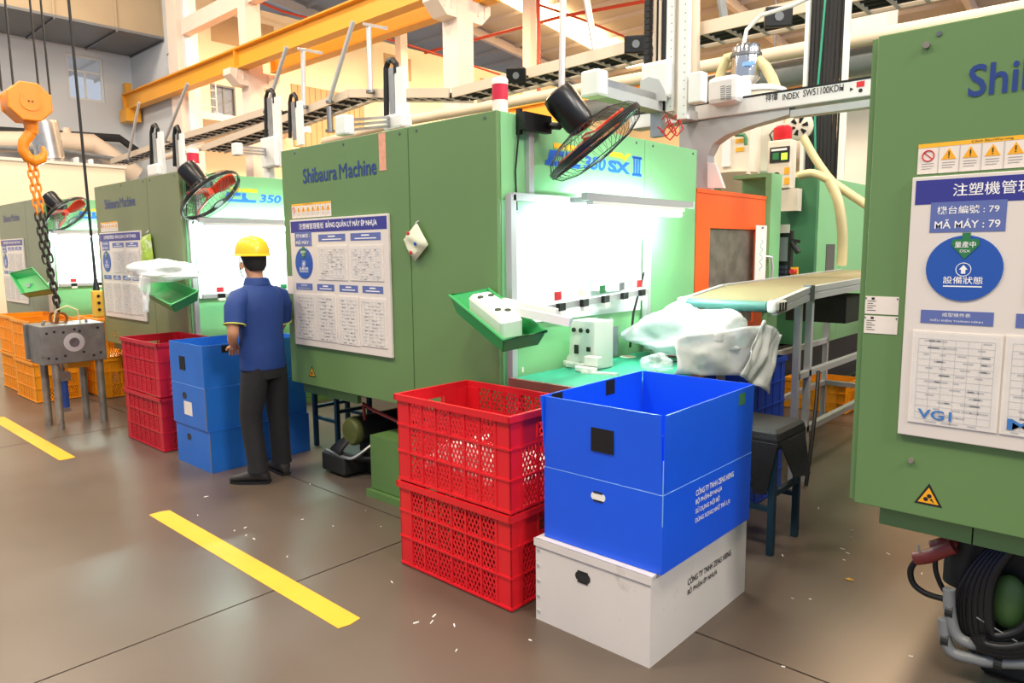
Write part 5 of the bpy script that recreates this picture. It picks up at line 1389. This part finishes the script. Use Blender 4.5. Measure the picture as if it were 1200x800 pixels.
o = lit.build('plastic_shavings', 'plastic_white'); tag(o, 'scattered white plastic shavings on the concrete floor', 'shavings'); o['kind'] = 'stuff'
q = on_z(996, 679, .0)
o = MB().prism([q+Vector(p) for p in ((-.02, -.01, .001), (.0, -.016, .001), (.022, .0, .001), (.008, .008, .001), (-.006, .014, .001))], (0, 0, .002)).build('yellow_scrap', 'yellow_line')
tag(o, 'torn yellow scrap lying on the floor near machine 79', 'scrap')

# ================================================================== steel mould on legs, chain, hook block, pendant
t = thing('steel_mould', (-7.43, 2.05, 0), 'grey steel mould half standing on four round guide pillars', 'mould')
mx0, mx1, my0, my1, mz0, mz1 = -7.66, -7.22, 1.79, 2.31, .60, .945
MB().box(mx0+.06, mx1, my0, my1, mz0, mz1).build('block', 'mold', t, bevel=.006)
MB().box(mx0, mx0+.055, my0-.02, my1+.02, mz0+.02, mz1+.0).build('clamp_plate', 'mold', t, bevel=.004)
c = Vector((mx1, 2.05, .785))
MB().lathe(c, XA, [(.085, -.01), (.085, .003), (.05, .004)], 24).build('locating_ring', 'alu', t, smooth=True)
MB().lathe(c+XA*.003, XA, [(.042, 0), (.042, .004), (.03, .005), (.012, .002)], 20).build('sprue_bush', 'alu_dark', t, smooth=True)
for y, z in ((1.84, .88), (1.90, .89), (1.84, .66), (1.90, .65), (2.26, .67), (2.25, .90), (1.97, .67), (2.12, .69), (1.97, .88), (2.10, .88), (2.06, .90), (2.2, .65)):
    MB().cyl((mx1-.001, y, z), (mx1+.0015, y, z), .012, n=10).build('bolt_hole', 'ink_black', t)
for x, y in ((-7.27, 1.90), (-7.55, 1.88), (-7.60, 2.21), (-7.28, 2.26)):
    MB().cyl((x, y, 0), (x, y, mz0), .031, n=16).build('guide_pillar', 'steel_dirty', t, smooth=True)
MB().box(-7.5, -7.36, 2.02, 2.2, mz0-.07, mz0).build('ejector_plate', 'caution', t)
MB().cyl((-7.42, 1.99, .17), (-7.42, 1.99, .42), .035, n=14).build('hydraulic_cylinder', 'cyl_blue', t, smooth=True)
MB().box(-7.47, -7.37, 1.94, 2.04, .42, .5).box(-7.455, -7.385, 1.955, 2.025, .13, .17).build('cylinder_block', 'steel_dirty', t)
MB().cyl((-7.42, 1.99, .5), (-7.42, 1.99, .6), .012, n=8).build('rod', 'steel', t)
for x, y in ((-7.3, 1.84), (-7.5, 1.9), (-7.35, 2.2)):
    MB().cyl((x, y, mz1), (x, y, mz1+.03), .012, n=8).build('stud', 'steel_dirty', t)
MB().tube([(-7.35, 2.15, mz1), (-7.34, 2.13, mz1+.12), (-7.38, 2.06, mz1+.16), (-7.42, 1.98, mz1+.12), (-7.43, 1.96, mz1+.02)], .008, 8).build('air_hose', 'hose_cream', t, smooth=True)
MB().tube([Vector((-7.44, 2.02, mz1+.045))+Vector((.0, .05*math.cos(a), .05*math.sin(a))) for a in [2*math.pi*k/16 for k in range(16)]], .012, 8, True).build('lifting_eye', 'rust', t, smooth=True)
MB().tube([Vector((-7.46, 1.97, mz1+.05))+Vector((.035*math.cos(a), .02*math.cos(a), .05*math.sin(a))) for a in [2*math.pi*k/16 for k in range(16)]], .012, 8, True).build('shackle', 'rust', t, smooth=True)
# chain from hook to mould
def link(c, d, s, l=.075, w=.045, r=.0085):
    u, v, d = basis(d); e = u if s else v
    pts = []
    for k in range(16):
        a = 2*math.pi*k/16; pts.append(c+e*(w/2*math.cos(a))+d*(l/2*math.sin(a)*1.0+(.012 if math.sin(a) > 0 else -.012)))
    return MB().tube(pts, r, 6, True)
P0, P1, P2 = on_x(38, 196, -7.45), on_x(53, 290, -7.45), Vector((-7.44, 2.01, mz1+.10))
t = thing('lifting_chain', tuple(P2), 'double lifting chain from the orange hook down to the mould', 'chain')
n = 0; tot = (P1-P0).length+(P2-P1).length; s = 0.0
while s < tot:
    L1 = (P1-P0).length
    c = P0.lerp(P1, s/L1) if s < L1 else P1.lerp(P2, (s-L1)/(P2-P1).length)
    d = (P1-P0) if s < L1 else (P2-P1)
    mt = 'hook_orange' if s < .42 else ('chain_dark' if s < 1.15 else 'rust' if s > 1.3 else 'chain_dark')
    if s < L1*1.2:
        for off in (-.022, .022): link(c+Vector((0, off, .012*(off > 0))), d, n % 2, .06, .036, .0075).build('link', mt, t, smooth=True)
    else: link(c, d, n % 2, .066, .046, .01).build('link', mt, t, smooth=True)
    s += .062; n += 1
# hook block
hc = on_x(31, 121, -7.45)
t = thing('hook_block', (hc.x, hc.y, hc.z-.6), 'orange crane hook block hanging on steel ropes', 'hook block')
R = abs(on_x(58, 121, -7.45).y-hc.y)
for sx in (-1, 1):
    n8 = [(hc.y+R*1.02*math.cos(math.pi*(k/4+.125)), hc.z+R*.98*math.sin(math.pi*(k/4+.125))) for k in range(8)]
    MB().prism([(hc.x+sx*.10, y, z) for y, z in n8], (sx*.02, 0, 0)).build('cheek_plate', 'hook_orange', t, bevel=.01)
MB().cyl((hc.x-.1, hc.y, hc.z), (hc.x+.1, hc.y, hc.z), R*.93, n=28).build('sheave_cover', 'hook_orange', t, smooth=True)
MB().cyl((hc.x+.115, hc.y, hc.z), (hc.x+.128, hc.y, hc.z), R*.45, n=24).build('hub_disc', 'hook_orange', t, smooth=True)
for k in (-.014, .014): MB().cyl((hc.x+.128, hc.y+k, hc.z), (hc.x+.135, hc.y+k, hc.z), .008, n=8).build('hub_bolt', 'rust', t)
hz = hc.z-R
MB().cyl((hc.x, hc.y+.02, hz-.08), (hc.x, hc.y+.02, hz+.03), .05, .06, n=14).build('swivel', 'hook_orange', t, smooth=True)
hk = [(a*.8, b*.82, r*.85) for a, b, r in [(0.0, -.06, .055), (.03, -.12, .055), (.085, -.19, .05), (.10, -.27, .05), (.06, -.35, .055), (-.01, -.385, .06), (-.075, -.35, .05), (-.10, -.28, .035), (-.085, -.22, .02)]]
MB().tube([(hc.x, hc.y+.02-a, hz+b) for a, b, r in hk], [r for a, b, r in hk], 12).build('hook', 'hook_orange', t, smooth=True)
MB().bar((hc.x, hc.y+.06, hz-.17), (hc.x, hc.y+.07, hz-.30), .02, .03).build('safety_latch', 'alu_dark', t)
for sx, y in ((-.06, -.16), (.06, -.1), (-.06, .12), (.06, .17)):
    MB().cyl((hc.x+sx, hc.y+y, hc.z+R*.5), (hc.x+sx, hc.y+y*.7-.06, 12.5), .009, n=6).build('rope', 'wire', t)
# pendant controller
pa, pb = on_x(80, -4, -7.0), on_x(113, 340, -7.0)
t = thing('pendant_controller', (pb.x, pb.y, pb.z-.2), 'yellow pendant controller hanging on a long black cable', 'controller')
MB().tube([pb+Vector((0, -.2, 10.5)), pa, pa.lerp(pb, .5), pb], .012, 8).build('cable', 'cable', t, smooth=True)
MB().cyl(pb, pb+Vector((0, 0, .10)), .03, .014, n=10).build('strain_relief', 'black', t, smooth=True)
MB().box(pb.x-.035, pb.x+.035, pb.y-.04, pb.y+.04, pb.z-.24, pb.z).build('housing', 'pendant_yellow', t, bevel=.012)
for k in range(3): MB().cyl((pb.x+.035, pb.y, pb.z-.05-.06*k), (pb.x+.043, pb.y, pb.z-.05-.06*k), .013, n=10).build('button', 'black', t)

# ================================================================== pump gear under the machines
t = thing('lubrication_pump', (-4.15, 2.95, 0), 'dark pump with olive end cap and black hoses under the machine', 'pump')
q = on_y(422, 503, 2.9)
MB().cyl((q.x, 2.86, q.z), (q.x+.02, 3.5, q.z), .1, n=20).build('motor', 'pump_dark', t, smooth=True)
MB().lathe((q.x, 2.86, q.z), -YA, [(.1, 0), (.1, .03), (.085, .05), (.02, .055)], 20).build('end_cap', 'pump_olive', t, smooth=True)
MB().box(-4.38, -4.1, 2.75, 3.1, .02, .15).build('reservoir', 'pump_dark', t, bevel=.012)
MB().ctube([(-4.36, 2.78, .155), (-4.1, 2.76, .155), (-4.02, 2.8, .17), (-3.95, 2.95, .28)], .012, 8).build('steel_pipe', 'steel', t, smooth=True)
for k in range(6):
    a = -.05+.03*k
    MB().ctube([(q.x-.05+a*.3, 2.84, q.z-.05), (q.x-.14+a, 2.80-.01*k, q.z-.14), (q.x-.12+a, 2.80, .16), (q.x+.02+a, 2.86, .10+.01*k), (q.x+.15+a, 2.95, .14)], .014, 8).build('hose', 'rubber_hose', t, smooth=True)
MB().tube([(q.x+.06, 2.9, q.z+.08), (q.x+.08, 2.88, q.z+.2), (q.x+.2, 2.86, q.z+.18), (q.x+.45, 2.9, q.z+.12)], .012, 8).build('brown_pipe', 'copper_red', t, smooth=True)
MB().box(-4.35, -4.0, 3.5, 3.9, 0, q.z-.02).build('support_foot', 'pump_dark', t)
MB().box(q.x-.08, q.x+.1, 2.95, 3.5, .0, q.z-.08).build('pedestal', 'pump_dark', t)
# machine 79
t = thing('hydraulic_pump', (-.3, 3.05, 0), 'dark hydraulic pump wrapped in black hoses under machine 79', 'pump')
MB().cyl((-.46, 3.05, .30), (-.46, 3.05, .60), .085, n=20).build('canister', 'pump_dark', t, smooth=True)
MB().box(-.40, .14, 2.98, 3.5, .0, .58).build('pump_body', 'pump_dark', t, bevel=.02)
MB().ball(on_y(1182, 705, 2.93), .06, .04, .10, 16, 12).build('accumulator', 'green_base', t, smooth=True)
def pp(Y, *q): return [on_y(x, y, Y) for x, y in q]
MB().ctube(pp(2.93, (1118, 640), (1100, 647), (1086, 652), (1072, 654)), .026, 12).build('valve_body', 'copper_red', t, smooth=True)
MB().ctube(pp(2.96, (1122, 640), (1108, 636), (1092, 640)), .022, 12).build('valve_arm', 'copper_red', t, smooth=True)
MB().cyl(on_y(1077, 648, 2.92), on_y(1076, 638, 2.92), .004, n=6).build('valve_screw', 'steel', t)
MB().ctube(pp(2.92, (1074, 656), (1067, 668), (1070, 683), (1083, 694), (1100, 700), (1118, 704)), .011, 10).build('hose', 'rubber_hose', t, smooth=True)
MB().ctube(pp(2.94, (1096, 655), (1097, 670), (1104, 688), (1116, 704)), .009, 10).build('hose', 'rubber_hose', t, smooth=True)
for k in range(6):
    MB().ctube(pp(2.92-.012*k, (1165+5*k, 640), (1138+6*k, 668), (1124+7*k, 700), (1126+7*k, 738), (1142+6*k, 760-3*k), (1175+4*k, 764-5*k), (1215, 752-6*k), (1260, 735-6*k)), .016, 10).build('hose', 'rubber_hose', t, smooth=True)
for k in range(3):
    MB().ctube(pp(2.84-.012*k, (1140+5*k, 745), (1155, 762-4*k), (1180, 768-5*k), (1215, 764-6*k), (1260, 755-6*k)), .013, 10).build('hose', 'rubber_hose', t, smooth=True)
for k, P in enumerate((((1112, 690), (1113, 715), (1118, 738), (1128, 750), (1150, 756), (1200, 760), (1270, 762)), ((1106, 725), (1108, 748), (1116, 764), (1138, 771), (1170, 776), (1270, 778)))):
    MB().ctube(pp(2.86, *P), .02, 12).build('grey_pipe', 'pipe_grey', t, smooth=True)
    for q in (P[1], P[4]):
        c_ = on_y(q[0], q[1], 2.86); MB().cyl(c_-XA*.012, c_+XA*.012, .026, n=14).build('pipe_union', 'pump_dark', t)
MB().tube([(-.27, 2.88, .57), (-.27, 2.87, .48), (-.2, 2.87, .36), (-.12, 2.88, .2)], .004, 6).build('thin_wire', 'cable_grey', t)
MB().tube([(-.40, 2.86, .26), (-.28, 2.85, .22), (-.1, 2.86, .18)], .003, 6).build('thin_wire', 'cable_grey', t)

# ================================================================== worker
def worker():
    f = Vector((-.98, -.13, 0)).normalized(); l = Vector((-f.y, f.x, 0)); O = Vector((-4.53, 2.42, 0))
    def W(a, b, z): return O+l*a+f*b+ZA*z          # a = to his left, b = forward
    body = thing('person', tuple(O), 'person in blue polo shirt, black trousers and yellow helmet facing the lit machine', 'person')
    def ring(a, b, z, rx, ry, n=20, tilt=0.0):
        return [W(a+rx*math.cos(2*math.pi*k/n), b+ry*math.sin(2*math.pi*k/n), z+tilt*math.sin(2*math.pi*k/n)) for k in range(n)]
    # --- skin: one continuous body (head, neck, trunk core, arms with hands, legs)
    def skinned(name, joints, edges, m, sub=2):
        me = bpy.data.meshes.new(name); vs = [j[0]-O for j in joints]; me.from_pydata(vs, edges, []); me.update()
        o = bpy.data.objects.new(name, me); COL.objects.link(o); o.parent = body; ORG[o.name] = O
        md = o.modifiers.new('skin', 'SKIN'); md.use_smooth_shade = True
        for i, sv in enumerate(me.skin_vertices[0].data):
            r = joints[i][1]; sv.radius = r if isinstance(r, tuple) else (r, r); sv.use_root = (i == 0)
        s = o.modifiers.new('sub', 'SUBSURF'); s.levels = sub; s.render_levels = sub
        me.materials.append(M_(m)); return o
    J = [(W(0, 0, .86), .105), (W(0, .0, 1.05), .10), (W(0, .01, 1.22), .11), (W(0, .02, 1.325), .06), (W(0, .035, 1.40), .05), (W(0, .05, 1.47), .068), (W(0, .05, 1.55), .075), (W(0, .05, 1.60), .05)]
    E = [(0, 1), (1, 2), (2, 3), (3, 4), (4, 5), (5, 6), (6, 7)]
    def chain(start, pts):
        k = start
        for p in pts:
            J.append(p); E.append((k, len(J)-1)); k = len(J)-1
        return k
    # left arm: elbow bent, forearm reaching forward
    hl = chain(2, [(W(.17, .01, 1.27), .05), (W(.225, -.01, 1.15), .042), (W(.235, -.03, 1.045), .037), (W(.195, .045, .985), .034), (W(.13, .12, .945), .026), (W(.11, .15, .93), (.034, .018)), (W(.09, .185, .915), (.034, .014))])
    hr = chain(2, [(W(-.17, .02, 1.27), .05), (W(-.215, .03, 1.14), .042), (W(-.215, .08, 1.03), .037), (W(-.17, .2, 1.0), .032), (W(-.12, .3, 1.0), .026), (W(-.1, .34, 1.0), (.034, .018)), (W(-.085, .38, 1.0), (.034, .014))])
    for h, s in ((hl, 1), (hr, -1)):
        c, d = J[h][0], (J[h][0]-J[h-1][0]).normalized(); sd = d.cross(ZA).normalized()
        for k, ln in enumerate((.055, .068, .064, .05)):
            b = c+sd*((k-1.5)*.018)
            chain(h, [(b+d*.012, .0085), (b+d*(.012+ln*.5)-ZA*.012, .008), (b+d*(.012+ln*.8)-ZA*.034, .007)])
        b = J[h-1][0]-sd*.03*s
        chain(h-1, [(b-sd*.012*s+d*.01, .010), (b-sd*.022*s+d*.04-ZA*.012, .0085)])
    feet = {}
    for s, (fx, fy), kneeb in ((1, (.105, .0), .03), (-1, (-.125, .05), .03)):
        chain(0, [(W(s*.085, 0, .80), .08), (W(s*.095+(fx-s*.09)*.5, kneeb, .46), .052), (W(fx, fy-.02, .09), .036)])
    skinned('body', J, E, 'skin')
    # --- shirt: trunk and sleeves
    sh = MB()
    sh.loft([ring(0, -.005, .785, .165, .125), ring(0, -.005, .80, .168, .128), ring(0, .0, .93, .158, .120), ring(0, .0, 1.05, .158, .114), ring(0, .0, 1.17, .172, .118), ring(0, .0, 1.27, .180, .110), ring(0, .005, 1.32, .15, .092), ring(0, .012, 1.35, .095, .075), ring(0, .02, 1.37, .066, .062)], cap=False)
    for s, el in ((1, (.215, -.02, 1.10)), (-1, (-.215, .06, 1.09))):
        sh.tube([W(s*.11, .0, 1.285), W(s*.155, .0, 1.265), W(s*.19, -.002 if s > 0 else .02, 1.21), W(el[0], el[1], el[2])], [.06, .072, .072, .066], 16)
    o = sh.build('shirt', 'shirt', body, smooth=True, recalc=True)
    MB().loft([ring(0, .02, 1.355, .072, .068), ring(0, .025, 1.40, .064, .062), ring(0, .02, 1.395, .078, .074), ring(0, .018, 1.352, .092, .086)], cap=False).build('collar', 'shirt', body, smooth=True)
    for s, el in ((1, (.215, -.02, 1.10)), (-1, (-.215, .06, 1.09))):
        c = W(*el); d = (W(el[0], el[1], el[2])-W(s*.19, -.002 if s > 0 else .02, 1.21)).normalized(); u, v, d = basis(d)
        MB().tube([c+(u*math.cos(2*math.pi*k/20)+v*math.sin(2*math.pi*k/20))*.067 for k in range(20)], .005, 6, True).build('sleeve_trim', 'shirt_trim', body, smooth=True)
    # --- trousers
    tr = MB()
    tr.loft([ring(0, -.005, .90, .135, .10), ring(0, -.005, .85, .145, .108), ring(0, -.01, .775, .158, .118), ring(0, -.01, .72, .155, .11)])
    for s, fx, fy in ((1, .105, .0), (-1, -.125, .05)):
        kx = s*.095+(fx-s*.09)*.5
        tr.loft([ring(s*.075, -.008, .80, .078, .105, 16), ring(s*.085, -.004, .66, .084, .098, 16), ring(kx, .022, .48, .074, .08, 16), ring(kx+.3*(fx-kx), .015, .36, .068, .074, 16), ring(fx, fy-.03, .13, .066, .072, 16), ring(fx, fy-.03, .085, .068, .076, 16)])
    tr.build('trousers', 'trousers', body, smooth=True)
    # --- shoes
    for s, fx, fy, ang in ((1, .105, .0, .55), (-1, -.125, .05, -.25)):
        c = W(fx, fy-.03, 0); d = (f*math.cos(ang)+l*math.sin(ang)); sd = Vector((-d.y, d.x, 0))
        def R_(t, hw, z0, z1): return [c+d*t+sd*(hw*math.cos(2*math.pi*k/14))+ZA*(z0+(z1-z0)*(.5+.5*math.sin(2*math.pi*k/14))) for k in range(14)]
        MB().loft([R_(-.075, .025, .015, .07), R_(-.06, .038, .012, .115), R_(0, .042, .012, .125), R_(.06, .043, .012, .095), R_(.12, .047, .012, .075), R_(.17, .043, .012, .062), R_(.195, .026, .015, .045)]).build('shoe', 'shoe', body, smooth=True)
        MB().loft([[c+d*a+sd*b+ZA*z for a, b in ((-.078, -.03), (.0, -.042), (.12, -.048), (.19, -.03), (.2, 0), (.19, .03), (.12, .048), (0, .042), (-.078, .03))] for z in (0, .02)]).build('shoe_sole', 'cable', body)
    # --- head: hair, ears, face features
    hd = W(0, .055, 1.5)
    def HW(a, b, z): return hd+l*a+f*b+ZA*z
    MB().loft([[HW(rx*math.cos(2*math.pi*k/18), off+ry*math.sin(2*math.pi*k/18), z) for k in range(18)] for z, rx, ry, off in ((-.055, .05, .045, -.04), (-.02, .074, .066, -.032), (.03, .084, .082, -.016), (.08, .084, .088, -.004))]).build('hair', 'hair', body, smooth=True)
    for s in (-1, 1):
        MB().loft([[HW(s*.078+s*.012*w, .0+r*math.cos(2*math.pi*k/10)*.6, -.02+r*math.sin(2*math.pi*k/10)) for k in range(10)] for w, r in ((0, .02), (.6, .03), (1, .024))]).build('ear', 'skin', body, smooth=True)
        MB().ball(HW(s*.03, .082, .0), .009, .009, .007, 8, 6).build('eye', 'ink_black', body)
    MB().loft([[HW(a, .075+b, z) for a, b in ((-.012, 0), (.012, 0), (.0, d_))] for z, d_ in ((.01, .008), (-.02, .03), (-.035, .026))]).build('nose', 'skin', body, smooth=True)
    MB().ball(HW(0, .078, -.058), .02, .008, .006, 8, 6).build('mouth', 'copper_red', body)
    # --- helmet
    hb = HW(0, -.002, .045)
    prof = [(.112, 0), (.112, .012), (.108, .05), (.095, .09), (.07, .118), (.035, .132), (.002, .136)]
    def HR(r, h, k, n=28): return hb+l*(r*.97*math.cos(2*math.pi*k/n))+f*(r*1.12*math.sin(2*math.pi*k/n))+ZA*h
    MB().loft([[HR(r, h, k) for k in range(28)] for r, h in prof]).build('helmet', 'helmet', body, smooth=True)
    MB().loft([[HR(r+(.03*max(0, math.sin(2*math.pi*k/28))**2 if e else 0), h, k) for k in range(28)] for r, h, e in ((.108, .006, 0), (.124, -.002, 1), (.125, .004, 1), (.11, .014, 0))]).build('helmet_brim', 'helmet', body, smooth=True)
    MB().loft([[hb+l*a+f*b+ZA*z for a, b, z in ((-.014, y_, zz), (.014, y_, zz), (.012, y_, zz+.006), (-.012, y_, zz+.006))] for y_, zz in ((-.105, .06), (-.06, .115), (0, .134), (.06, .117), (.105, .062))]).build('helmet_ridge', 'helmet', body, smooth=True)
    for s in (-1, 1): MB().tube([HW(s*.085, .02, .04), HW(s*.082, .03, -.03), HW(s*.05, .05, -.09), HW(0, .055, -.10)], .004, 6).build('chin_strap', 'black', body)
    return body
worker()
